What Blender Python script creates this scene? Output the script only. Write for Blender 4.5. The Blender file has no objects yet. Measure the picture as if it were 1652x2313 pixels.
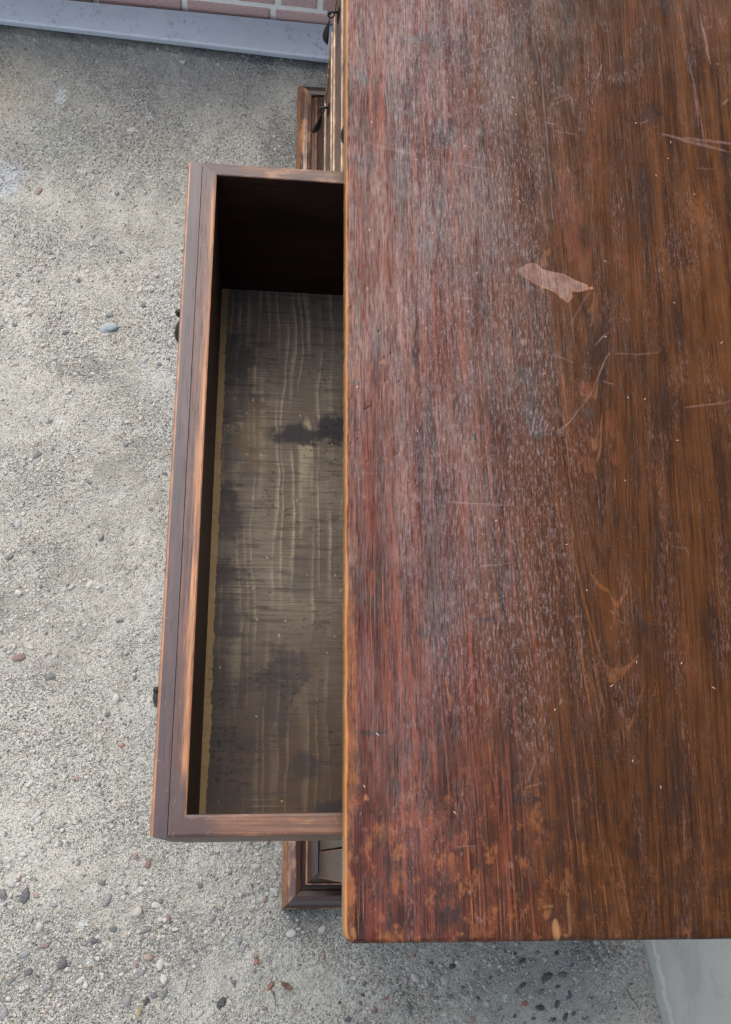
import bpy, bmesh, math, random
import numpy as np
from mathutils import Vector, Matrix

random.seed(7)
RNG = np.random.default_rng(11)
S = bpy.context.scene
COL = S.collection

# ------------------------------------------------------------------ camera
cam_d = bpy.data.cameras.new('camera')
cam = bpy.data.objects.new('camera', cam_d)
COL.objects.link(cam)
R = Matrix(((0.9944745475996913, -0.0290142787950467, -0.10088877936812701),
            (-0.0042337074150695635, 0.9491804276983882, -0.31470397422945195),
            (0.10489256359681029, 0.3133922259729671, 0.9438129384585586)))
cam.matrix_world = Matrix.Translation((-0.0525, 0.0670, 1.7206)) @ R.to_4x4()
cam_d.sensor_fit = 'VERTICAL'
cam_d.sensor_height = 24.0
cam_d.lens = 24.0 * 2383.0 / 2313.0
cam_d.clip_start = 0.02
cam_d.clip_end = 500
S.camera = cam

# ------------------------------------------------------------------ light
SUN_EL = math.radians(58)
SUN_DIR = Vector((-0.20, 0.98, 0)).normalized() * math.cos(SUN_EL) + Vector((0, 0, math.sin(SUN_EL)))
world = bpy.data.worlds.new('World')
S.world = world
world.use_nodes = True
wn = world.node_tree
wn.nodes.clear()
sky = wn.nodes.new('ShaderNodeTexSky')
sky.sky_type = 'NISHITA'
sky.sun_disc = False
sky.sun_elevation = SUN_EL
sky.sun_rotation = math.atan2(SUN_DIR.x, SUN_DIR.y)
sky.air_density = 1.0
sky.dust_density = 2.5
bgn = wn.nodes.new('ShaderNodeBackground')
bgn.inputs['Strength'].default_value = 0.15
hs = wn.nodes.new('ShaderNodeHueSaturation')
hs.inputs['Saturation'].default_value = 0.66
wo = wn.nodes.new('ShaderNodeOutputWorld')
wn.links.new(sky.outputs[0], hs.inputs['Color'])
wn.links.new(hs.outputs[0], bgn.inputs[0])
wn.links.new(bgn.outputs[0], wo.inputs[0])
sun_d = bpy.data.lights.new('sun', 'SUN')
sun_d.energy = 0.75
sun_d.angle = math.radians(60)
sun_d.color = (1.0, 0.98, 0.96)
sun = bpy.data.objects.new('sun', sun_d)
COL.objects.link(sun)
sun.rotation_euler = SUN_DIR.to_track_quat('Z', 'Y').to_euler()
S.view_settings.view_transform = 'Standard'
S.view_settings.look = 'None'
S.view_settings.gamma = 1.0
S.view_settings.exposure = 1.58
S.view_settings.use_curve_mapping = False
S.cycles.max_bounces = 8

# ------------------------------------------------------------------ node helper
class T:
    """small wrapper: arithmetic on node sockets"""
    def __init__(self, name):
        self.m = bpy.data.materials.new(name)
        self.m.use_nodes = True
        self.nt = self.m.node_tree
        self.nt.nodes.clear()
        self.out = self.nt.nodes.new('ShaderNodeOutputMaterial')
    def put(self, sock, v):
        if isinstance(v, N): v = v.s
        if isinstance(v, bpy.types.NodeSocket): self.nt.links.new(v, sock)
        elif v is not None:
            if hasattr(sock.default_value, '__len__') and not isinstance(v, (tuple, list)): v = (v,) * len(sock.default_value)
            if isinstance(v, (tuple, list)) and len(sock.default_value) == 4 and len(v) == 3: v = (*v, 1)
            sock.default_value = v
    def math(self, op, a, b=None, c=None, clamp=False):
        n = self.nt.nodes.new('ShaderNodeMath'); n.operation = op; n.use_clamp = clamp
        for i, v in enumerate((a, b, c)):
            if v is not None: self.put(n.inputs[i], v)
        return N(self, n.outputs[0])
    def pos(self):
        n = self.nt.nodes.new('ShaderNodeTexCoord'); return N(self, n.outputs['Object'])
    def xyz(self, v):
        n = self.nt.nodes.new('ShaderNodeSeparateXYZ'); self.put(n.inputs[0], v)
        return [N(self, o) for o in n.outputs]
    def vec(self, x=0.0, y=0.0, z=0.0):
        n = self.nt.nodes.new('ShaderNodeCombineXYZ')
        for i, v in enumerate((x, y, z)): self.put(n.inputs[i], v)
        return N(self, n.outputs[0])
    def noise(self, v, scale=1.0, detail=3.0, rough=0.55, dist=0.0, col=False):
        n = self.nt.nodes.new('ShaderNodeTexNoise')
        self.put(n.inputs['Vector'], v)
        for k, x in (('Scale', scale), ('Detail', detail), ('Roughness', rough), ('Distortion', dist)): self.put(n.inputs[k], x)
        return N(self, n.outputs['Color' if col else 'Fac'])
    def voro(self, v, scale=1.0, feature='F1', rand=1.0):
        n = self.nt.nodes.new('ShaderNodeTexVoronoi'); n.feature = feature
        self.put(n.inputs['Vector'], v); self.put(n.inputs['Scale'], scale); self.put(n.inputs['Randomness'], rand)
        return {o.name: N(self, o) for o in n.outputs}
    def ss(self, v, a, b):
        n = self.nt.nodes.new('ShaderNodeMapRange'); n.interpolation_type = 'SMOOTHSTEP'
        self.put(n.inputs[0], v); self.put(n.inputs[1], a); self.put(n.inputs[2], b)
        return N(self, n.outputs[0])
    def mix(self, f, a, b, blend='MIX'):
        n = self.nt.nodes.new('ShaderNodeMix'); n.data_type = 'RGBA'; n.blend_type = blend
        self.put(n.inputs[0], f); self.put(n.inputs[6], a); self.put(n.inputs[7], b)
        return N(self, n.outputs[2])
    def attr(self, name):
        n = self.nt.nodes.new('ShaderNodeAttribute'); n.attribute_name = name; return n
    def rand(self):
        return N(self, self.nt.nodes.new('ShaderNodeObjectInfo').outputs['Random'])
    def bump(self, h, strength=0.3, dist=0.001, normal=None):
        n = self.nt.nodes.new('ShaderNodeBump')
        self.put(n.inputs['Height'], h); n.inputs['Strength'].default_value = strength
        n.inputs['Distance'].default_value = dist
        if normal is not None: self.put(n.inputs['Normal'], normal)
        return N(self, n.outputs[0])
    def surf(self, color, rough=0.5, normal=None, spec=0.5, metal=0.0, coat=0.0, coat_rough=0.1):
        n = self.nt.nodes.new('ShaderNodeBsdfPrincipled')
        self.put(n.inputs['Base Color'], color); self.put(n.inputs['Roughness'], rough)
        self.put(n.inputs['Specular IOR Level'], spec); self.put(n.inputs['Metallic'], metal)
        self.put(n.inputs['Coat Weight'], coat); self.put(n.inputs['Coat Roughness'], coat_rough)
        if normal is not None: self.put(n.inputs['Normal'], normal)
        self.nt.links.new(n.outputs[0], self.out.inputs[0])
        return self.m
class N:
    def __init__(self, t, s): self.t, self.s = t, s
    def __add__(self, o): return self.t.math('ADD', self, o)
    __radd__ = __add__
    def __sub__(self, o): return self.t.math('SUBTRACT', self, o)
    def __rsub__(self, o): return self.t.math('SUBTRACT', o, self)
    def __mul__(self, o): return self.t.math('MULTIPLY', self, o)
    __rmul__ = __mul__
    def __truediv__(self, o): return self.t.math('DIVIDE', self, o)
    def abs(self): return self.t.math('ABSOLUTE', self)
    def max(self, o): return self.t.math('MAXIMUM', self, o)
    def min(self, o): return self.t.math('MINIMUM', self, o)
    def pow(self, o): return self.t.math('POWER', self, o)
    def sqrt(self): return self.t.math('SQRT', self)

def scratches(t, x, y, scale, length, width, seed, keep=0.5):
    """short random hairlines: one per Voronoi cell, each turned its own way"""
    p = t.vec(x * scale + seed, y * scale + seed * 1.7, 0.0)
    v = t.voro(p, 1.0)
    cx, cy, _ = t.xyz(v['Position'])
    cr, cg, cb = t.xyz(v['Color'])
    a = cr * 6.283
    dx, dy = (x * scale + seed) - cx, (y * scale + seed * 1.7) - cy
    c, s = t.math('COSINE', a), t.math('SINE', a)
    u = dx * c + dy * s
    w = dy * c - dx * s + u * u * (cg - 0.5) * 0.5
    ln = cb * length + 0.05
    m = (1.0 - t.ss(w.abs(), width * 0.4, width)) * (1.0 - t.ss(u.abs(), ln * 0.6, ln))
    return m * t.math('LESS_THAN', cg, keep)

# ------------------------------------------------------------------ numpy noise
def vnoise(x, y, seed=0):
    xi = np.floor(x).astype(np.int64); yi = np.floor(y).astype(np.int64)
    fx = x - xi; fy = y - yi
    fx = fx * fx * (3 - 2 * fx); fy = fy * fy * (3 - 2 * fy)
    def h(i, j):
        n = (i * 374761393 + j * 668265263 + seed * 974634777) & 0x7fffffff
        n = ((n ^ (n >> 13)) * 1274126177) & 0x7fffffff
        return ((n ^ (n >> 16)) & 0xffff) / 65535.0
    return (h(xi, yi) * (1 - fx) + h(xi + 1, yi) * fx) * (1 - fy) + (h(xi, yi + 1) * (1 - fx) + h(xi + 1, yi + 1) * fx) * fy
def fbm(x, y, seed=0, octv=4):
    r = 0; a = 0.5; f = 1.0; tot = 0
    for k in range(octv):
        r = r + a * vnoise(x * f, y * f, seed + k * 17); tot += a; a *= 0.55; f *= 2.03
    return r / tot
def sstep(v, a, b):
    t = np.clip((v - a) / (b - a), 0, 1); return t * t * (3 - 2 * t)

# ------------------------------------------------------------------ object helpers
def link(name, me, mat=None, parent=None, smooth=False):
    if isinstance(mat, (list, tuple)):
        for m in mat: me.materials.append(m)
    elif mat is not None: me.materials.append(mat)
    if smooth:
        me.polygons.foreach_set('use_smooth', np.ones(len(me.polygons), bool))
    o = bpy.data.objects.new(name, me)
    COL.objects.link(o)
    if parent: o.parent = parent
    return o
def empty(name, loc=(0, 0, 0), rz=0.0, parent=None):
    o = bpy.data.objects.new(name, None); COL.objects.link(o)
    o.location = loc; o.rotation_euler = (0, 0, rz); o.empty_display_size = 0.05
    if parent: o.parent = parent
    return o
def tag(o, label=None, cat=None, group=None, kind=None):
    if label: o['label'] = label
    if cat: o['category'] = cat
    if group: o['group'] = group
    if kind: o['kind'] = kind
    return o
def bm_box(bm, x0, x1, y0, y1, z0, z1):
    vs = [bm.verts.new(p) for p in ((x0, y0, z0), (x1, y0, z0), (x1, y1, z0), (x0, y1, z0), (x0, y0, z1), (x1, y0, z1), (x1, y1, z1), (x0, y1, z1))]
    fs = [bm.faces.new([vs[i] for i in q]) for q in ((3, 2, 1, 0), (4, 5, 6, 7), (0, 1, 5, 4), (1, 2, 6, 5), (2, 3, 7, 6), (3, 0, 4, 7))]
    return vs, fs
def to_mesh(bm, name):
    me = bpy.data.meshes.new(name); bm.to_mesh(me); bm.free(); return me
def box(name, dims, mat, parent=None, bev=0.0015, worn=None, seg=2, jig=0.0):
    """bevelled board; the rounded edges take the worn material"""
    bm = bmesh.new(); bm_box(bm, *dims)
    if bev:
        bmesh.ops.bevel(bm, geom=bm.edges[:], offset=bev, segments=seg, profile=0.6, affect='EDGES', material=1 if worn else 0)
    for f in bm.faces: f.smooth = False
    return link(name, to_mesh(bm, name), [mat, worn] if worn else mat, parent)
def extrude_profile(name, prof, path, mats, parent, matf=None):
    """profile (d outward, z) swept along a 3-point mitred path of (x, y, nx, ny) stations"""
    bm = bmesh.new(); rows = []
    for (x, y, nx, ny) in path:
        rows.append([bm.verts.new((x + nx * d, y + ny * d, z)) for d, z in prof])
    for a, b in zip(rows[:-1], rows[1:]):
        for i in range(len(prof) - 1):
            f = bm.faces.new((a[i], b[i], b[i + 1], a[i + 1]))
            if matf: f.material_index = matf(i)
    for r in (rows[0], rows[-1]):
        bm.faces.new(r)
    bmesh.ops.recalc_face_normals(bm, faces=bm.faces[:])
    return link(name, to_mesh(bm, name), mats, parent)

# ------------------------------------------------------------------ materials
def mat_concrete():
    t = T('exposed_aggregate_concrete'); x, y, z = t.xyz(t.pos())
    p = t.vec(x, y, 0.0)
    big = t.noise(p, 2.6, 4, 0.6); mid = t.noise(p, 22, 4, 0.6); fine = t.noise(p, 260, 3, 0.65)
    col = t.mix(t.ss(big, .32, .68), (.235, .222, .178), (.370, .350, .285))
    col = t.mix(t.ss(mid, .42, .72) * .5, col, (.42, .41, .36))
    col = t.mix((1.0 - t.ss(mid, .28, .45)) * .6, col, (.20, .195, .17))
    def spot(cx, cy, rx, ry, soft=.6):
        w = (t.noise(p, 14, 4, .6) - .5) * .9
        d = (((x - cx) / rx).pow(2.0) + ((y - cy) / ry).pow(2.0)).sqrt() + w
        return 1.0 - t.ss(d, 1.0 - soft, 1.0)
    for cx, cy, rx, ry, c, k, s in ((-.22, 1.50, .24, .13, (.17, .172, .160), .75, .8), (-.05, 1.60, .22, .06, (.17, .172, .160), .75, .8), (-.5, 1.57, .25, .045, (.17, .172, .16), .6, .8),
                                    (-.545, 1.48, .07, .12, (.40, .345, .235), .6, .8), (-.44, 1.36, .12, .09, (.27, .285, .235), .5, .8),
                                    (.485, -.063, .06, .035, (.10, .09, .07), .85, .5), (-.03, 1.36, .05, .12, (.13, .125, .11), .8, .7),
                                    (.04, -.02, .09, .045, (.15, .135, .11), .7, .7), (.45, -.10, .28, .10, (.185, .19, .165), .55, .8), (-.53, 1.275, .05, .05, (.42, .45, .46), .7, .6),  # the wide grey-green spot is the chest's shade, painted into the concrete
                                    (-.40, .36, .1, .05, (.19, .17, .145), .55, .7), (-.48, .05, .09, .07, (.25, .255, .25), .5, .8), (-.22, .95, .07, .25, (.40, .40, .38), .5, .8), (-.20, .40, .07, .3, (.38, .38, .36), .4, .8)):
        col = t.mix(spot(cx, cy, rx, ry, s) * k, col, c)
    # worn zones show their sand, sound zones keep a cement skin
    zone = t.ss(t.noise(t.vec(x * 4.5, y * 5.5, 3.0), 1, 5, .62), .40, .60)
    k = zone * .60 + .42
    v1 = t.voro(p, 300.0); v2 = t.voro(p, 620.0)
    c1 = t.xyz(v1['Color']); c2 = t.xyz(v2['Color'])
    col = t.mix(t.ss(c1[0], .74, .80) * .42 * k, col, (.52, .50, .43))
    col = t.mix(t.ss(c1[1], .80, .85) * .62 * k, col, (.12, .115, .10))
    col = t.mix(t.ss(c1[2], .94, .96) * .40 * k, col, (.25, .14, .095))
    col = t.mix(t.ss(c2[0], .70, .74) * .34 * k, col, (.54, .52, .45))
    col = t.mix(t.ss(c2[1], .74, .78) * .48 * k, col, (.14, .135, .12))
    pit = t.ss(t.noise(p, 420, 2, .5), .61, .70) * k
    pit2 = t.ss(t.noise(p, 190, 3, .6), .60, .67) * (zone * .8 + .2)
    col = t.mix(pit.max(pit2) * .7, col, (.085, .08, .070))
    film = t.ss(t.noise(t.vec(x * 7, y * 6, 8.0), 1, 5, .65), .50, .66)
    col = t.mix(film * .5, col, (.42, .40, .33))
    damp = t.ss(t.noise(t.vec(x * 5.2, y * 6.0, 15.0), 1, 5, .65), .56, .70)
    col = t.mix(damp * .5, col, (.145, .137, .112))
    # white splashes
    for cx, cy, rx, ry in ((-.453, 1.466, .012, .03), (-.285, 1.43, .010, .007), (-.316, 1.40, .011, .008), (.343, -.131, .006, .007), (-.298, -.018, .010, .010), (-.281, -.071, .007, .01), (-.40, 1.30, .01, .007)):
        w = (t.noise(p, 160, 2, .6) - .5) * 1.5
        d = (((x - cx) / rx).pow(2.0) + ((y - cy) / ry).pow(2.0)).sqrt() + w
        col = t.mix((1.0 - t.ss(d, .5, 1.0)) * .55, col, (.55, .57, .54))
    h = (fine * .5 + t.ss(v1['Distance'], 0.0, .55) * -.6 + c1[0] * .5 + c2[0] * .25) * k - pit * .8 - pit2 * 1.2
    n = t.bump(h, 1.0, .0035)
    return t.surf(col, .88, n, spec=.3)
def mat_slab():
    t = T('smooth_coated_floor'); x, y, z = t.xyz(t.pos()); p = t.vec(x, y, 0.0)
    col = t.mix(t.noise(p, 9, 4, .6), (.262, .262, .228), (.325, .322, .282))
    jx = x - (.583 - .16 * (y + .15)) + (t.noise(p, 45, 4, .6) - .5) * .02
    col = t.mix((1.0 - t.ss(jx, .0, .035)) * .5, col, (.17, .17, .14))
    col = t.mix((1.0 - t.ss((jx - .012).abs(), .001, .005)) * .5, col, (.42, .42, .36))
    col = t.mix(t.ss(t.noise(t.vec(x * 18, y * 7, 3.0), 1, 5, .65), .52, .68) * .45, col, (.19, .19, .16))
    col = t.mix(t.ss(t.noise(p, 130, 3, .6), .62, .75) * .6, col, (.22, .23, .2))
    v = t.voro(p, 60.0); col = t.mix((1.0 - t.ss(v['Distance'], .03, .06)) * t.math('GREATER_THAN', t.xyz(v['Color'])[0], .8), col, (.6, .62, .58))
    return t.surf(col, .5, t.bump(t.noise(p, 70, 4, .6), .25, .001), spec=.4)
PEB = [(.34, .32, .28), (.36, .335, .285), (.27, .26, .24), (.30, .275, .23), (.13, .13, .13), (.36, .34, .285), (.075, .075, .075), (.32, .30, .27), (.20, .135, .105), (.25, .245, .235), (.34, .32, .28), (.33, .31, .27)]
def mat_pebble(name, per_face):
    t = T(name); p = t.pos()
    r = N(t, t.attr('tint').outputs['Fac']) if per_face else t.rand()
    n = t.nt.nodes.new('ShaderNodeValToRGB'); n.color_ramp.interpolation = 'CONSTANT'
    els = n.color_ramp.elements
    els[0].color = (*PEB[0], 1); els[1].position = 1 / len(PEB); els[1].color = (*PEB[1], 1)
    for k in range(2, len(PEB)):
        e = els.new(k / len(PEB)); e.color = (*PEB[k], 1)
    t.put(n.inputs[0], r)
    col = t.mix(t.ss(t.noise(p, 2.2 if not per_face else 260, 4, .65), .42, .66) * .55 + .05, N(t, n.outputs[0]), (.33, .312, .262))
    return t.surf(col, .75, t.bump(t.noise(p, 500, 3, .6), .3, .0006), spec=.35)
def mat_stone(name, c):
    t = T(name); p = t.pos()
    k = t.noise(p, 2.4, 5, .7)
    col = t.mix(t.ss(k, .46, .68) * .36, c, (.30, .285, .24))
    return t.surf(col, .68, t.bump(k, .35, .02), spec=.35)
def mat_wood(name, dark, light, axis='y', fleck=.25, rough=.38, corner=False, worn=None, worn_amt=0.0, spec=.5, wear_scale=40):
    """stained board with grain along an axis"""
    t = T(name); x, y, z = t.xyz(t.pos())
    a, b, c = {'y': (x, y, z), 'x': (y, x, z), 'z': (x, z, y)}[axis]
    g = t.noise(t.vec(a * 260, b * 7, c * 260), 1, 4, .65)
    g2 = t.noise(t.vec(a * 55, b * 2.2, c * 55), 1, 3, .6)
    col = t.mix(t.ss(g * .6 + g2 * .4, .35, .68), dark, light)
    blot = t.noise(t.vec(a * 14, b * 7, c * 14), 1, 4, .6)
    col = t.mix((1.0 - t.ss(blot, .32, .52)) * .6, col, tuple(v * .35 for v in dark))
    if worn is not None:
        w = t.ss(t.noise(t.vec(a * wear_scale, b * wear_scale * .35, c * wear_scale), 1, 5, .7) + g * .35, .80 - worn_amt, .95 - worn_amt)
        col = t.mix(w * .85, col, worn)
    if corner:
        cn = 1.0 - t.ss(x + (blot - .5) * .05, -.092, -.066)
        col = t.mix(cn * .94, col, t.mix(t.noise(t.vec(x * 70, y * 70, 0.0), 1, 5, .7), (.024, .014, .014), (.075, .040, .032)))
    fl = scratches(t, a if axis != 'x' else b, b if axis != 'x' else a, 90.0, .32, .02, 3.1, fleck)
    col = t.mix(fl * .4, col, (.38, .24, .17))
    pores = t.ss(t.noise(t.vec(a * 900, b * 30, c * 900), 1, 2, .5), .60, .72)
    col = t.mix(pores * .5, col, tuple(v * .3 for v in dark))
    n = t.bump(g * .6 + blot * .5 - pores * .6, .22, .0008)
    return t.surf(col, t.math('ADD', g2 * .22, rough - .08), n, spec=spec)
def mat_worn_edge(name, pale=False):
    t = T(name); x, y, z = t.xyz(t.pos())
    k = t.noise(t.vec(x * 60, y * 25, z * 60), 1, 5, .7)
    f = t.noise(t.vec(x * 300, y * 60, z * 300), 1, 3, .6)
    if pale:
        col = t.mix(t.ss(k * .7 + f * .3, .36, .58), (.11, .055, .028), (.40, .235, .115))
        col = t.mix(t.ss(k, .52, .68), col, (.56, .40, .23))
    else:
        col = t.mix(t.ss(k * .5 + f * .5, .34, .66), (.11, .042, .020), (.27, .115, .042))
        col = t.mix(t.ss(k, .60, .76) * .7, col, (.40, .20, .075))
    return t.surf(col, .42, t.bump(f, .2, .0006))
def mat_worn_front():
    t = T('rubbed_drawer_front'); x, y, z = t.xyz(t.pos())
    g = t.noise(t.vec(x * 50, y * 16, z * 190), 1, 5, .72)
    g2 = t.noise(t.vec(x * 60, y * 9, z * 420), 1, 3, .6)
    col = t.mix(t.ss(g * .7 + g2 * .3, .38, .60), (.035, .018, .011), (.13, .065, .038))
    col = t.mix(t.ss(g, .54, .66) * .9, col, (.36, .21, .115))
    col = t.mix(t.ss(g2, .64, .74) * .75, col, (.55, .47, .38))
    return t.surf(col, .45, t.bump(g + g2 * .5, .5, .0012))
def mat_rim():
    """drawer rim: dark by the seam, rubbed to bare orange wood at the inner edge"""
    t = T('rubbed_drawer_rim'); x, y, z = t.xyz(t.pos())
    g = t.noise(t.vec(x * 420, y * 10, z * 100), 1, 4, .66)
    b = t.noise(t.vec(x * 120, y * 9, 0.0), 1, 4, .6)
    col = t.mix(t.ss(g * .6 + b * .4, .36, .66), (.038, .016, .012), (.100, .038, .024))
    w = t.ss(x + .1065 + (b - .5) * .016 + (g - .5) * .012, -.002, .0070)
    w = w * t.ss(y + (b - .5) * .06, .115, .15) * (1.0 - t.ss(y + (b - .5) * .08, .60, .67) * .6)
    col = t.mix(w * .85, col, t.mix(t.ss(g, .3, .7), (.17, .062, .021), (.42, .185, .062)))
    cn = (1.0 - t.ss(y + (b - .5) * .05, .118, .145)).max(t.ss(y + (b - .5) * .06, .655, .672))
    col = t.mix(cn * .94, col, t.mix(t.noise(t.vec(x * 70, y * 70, 0.0), 1, 5, .7), (.024, .014, .014), (.075, .040, .032)))
    pores = t.ss(t.noise(t.vec(x * 900, y * 40, 0.0), 1, 2, .5), .58, .70)
    col = t.mix(pores * .5, col, (.02, .010, .008))
    sc = scratches(t, x, y, 90.0, .3, .02, 3.1, .35)
    col = t.mix(sc * .35, col, (.34, .2, .13))
    return t.surf(col, .42, t.bump(g - pores * .6, .25, .0008), spec=.35)
def mat_iron():
    t = T('black_iron'); p = t.pos()
    k = t.noise(p, 180, 4, .6)
    return t.surf(t.mix(k, (.008, .008, .009), (.028, .026, .025)), t.math('ADD', k * .25, .38), t.bump(k, .25, .0006), metal=.55)
def mat_bottom():
    """rough-sawn, water-stained drawer bottom"""
    t = T('stained_drawer_bottom'); x, y, z = t.xyz(t.pos())
    p = t.vec(x, y, 0.0)
    wob = (t.noise(t.vec(x * 9, y * 7, 0.0), 1, 3, .55) - .5) * .022
    xs = x + wob
    # growth rings show as pale bands about 11 mm apart, thin on one flank
    ph = xs * 78 + t.noise(t.vec(xs * 40, y * 1.6, 2.0), 1, 2, .5) * 4.2
    saw = t.math('FRACT', ph)
    band = t.ss(saw, 0.0, .92).pow(4.0) * (1.0 - t.ss(saw, .94, 1.0))
    bandm = band * (t.ss(y, .12, .42) * .75 + .25) * t.ss(t.noise(t.vec(xs * 50, y * 9, 5.0), 1, 3, .6), .36, .62)
    saws = t.noise(t.vec(x * 9, y * 640, 0.0), 1, 4, .7)
    saws2 = t.noise(t.vec(x * 30, y * 150, 3.0), 1, 4, .65)
    big = t.noise(t.vec(x * 9, y * 5, 1.0), 1, 4, .6)
    col = t.mix(t.ss(big, .3, .7), (.098, .070, .049), (.195, .155, .114))
    col = t.mix(t.ss(y + (big - .5) * .18, .12, .46) * .92 + .08, (.060, .034, .019), col)  # browner near half, with the light's falloff painted in as well
    col = t.mix(bandm * .55, col, (.44, .36, .235))
    col = t.mix((1.0 - t.ss(saws, .34, .52)) * .68, col, (.06, .047, .036))
    col = t.mix(t.ss(saws, .6, .75) * .42, col, (.36, .30, .22))
    col = t.mix((1.0 - t.ss(saws2, .34, .48)) * .5, col, (.04, .034, .03))
    def spot(cx, cy, rx, ry, w=1.0, soft=.5):
        k = (t.noise(t.vec(x * 60, y * 34, 0.0), 1, 5, .7) - .5) * w * 1.6
        d = (((x - cx) / rx).pow(2.0) + ((y - cy) / ry).pow(2.0)).sqrt() + k * 1.3 + (saws - .5) * .45 + (saws2 - .5) * .9
        return 1.0 - t.ss(d, .50, 1.08)
    for cx, cy, rx, ry, k in ((-.012, .502, .045, .013, .95), (.030, .510, .034, .020, .95), (-.095, .59, .05, .04, .75), (-.085, .545, .04, .05, .6), (-.10, .43, .03, .02, .85), (-.095, .40, .035, .025, .7),
                              (-.10, .345, .045, .02, .7), (-.105, .30, .05, .03, .6), (-.10, .235, .05, .035, .6), (-.10, .18, .06, .015, .8), (-.11, .14, .06, .03, .55), (0.0, .345, .035, .03, .35), (-.03, .22, .02, .05, .5), (-.02, .25, .03, .03, .5), (.03, .115, .022, .012, .85), (-.1, .48, .045, .05, .45), (.0, .155, .02, .015, .6)):
        col = t.mix(spot(cx, cy, rx, ry) * k, col, (.026, .023, .024))
    lf = (1.0 - t.ss(x + (saws2 - .5) * .06 + (big - .5) * .08, -.10, -.02)) * (1.0 - t.ss(y, .30, .60) * .5)  # shade beside the front board, painted into the floor colour
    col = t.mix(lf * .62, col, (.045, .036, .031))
    col = t.mix(spot(-.06, .50, .02, .045) * .5, col, (.17, .115, .065))
    col = t.mix(spot(.052, .2, .012, .11) * .55, col, (.16, .06, .025))
    # torn lining leaves a bare strip along the front board
    e = t.noise(t.vec(y * 70, 0.0, 4.0), 1, 5, .7) * .011 + t.noise(t.vec(y * 13, 0.0, 9.0), 1, 2, .6) * .007 - .0022
    bare = 1.0 - t.ss(x - (-.1015) - e, .0012, .0020)
    col = t.mix(bare * .9, col, t.mix(t.noise(p, 60, 3, .6), (.20, .125, .05), (.30, .20, .09)))
    crumbs = scratches(t, x, y, 62.0, .10, .055, 5.0, .10)
    col = t.mix(crumbs * .6, col, (.46, .38, .24))
    flake = t.ss(t.noise(t.vec(x * 150, y * 300, 0.0), 1, 5, .75), .56, .64) * t.ss(t.noise(p, 16, 3, .6), .46, .58)
    col = t.mix(flake * .7, col, (.02, .018, .02))
    n = t.bump(saws * .5 + bandm * .5 - flake * .8 + saws2 * .3 - bare * .6, .5, .0012)
    return t.surf(col, .66, n, spec=.25)
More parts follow.
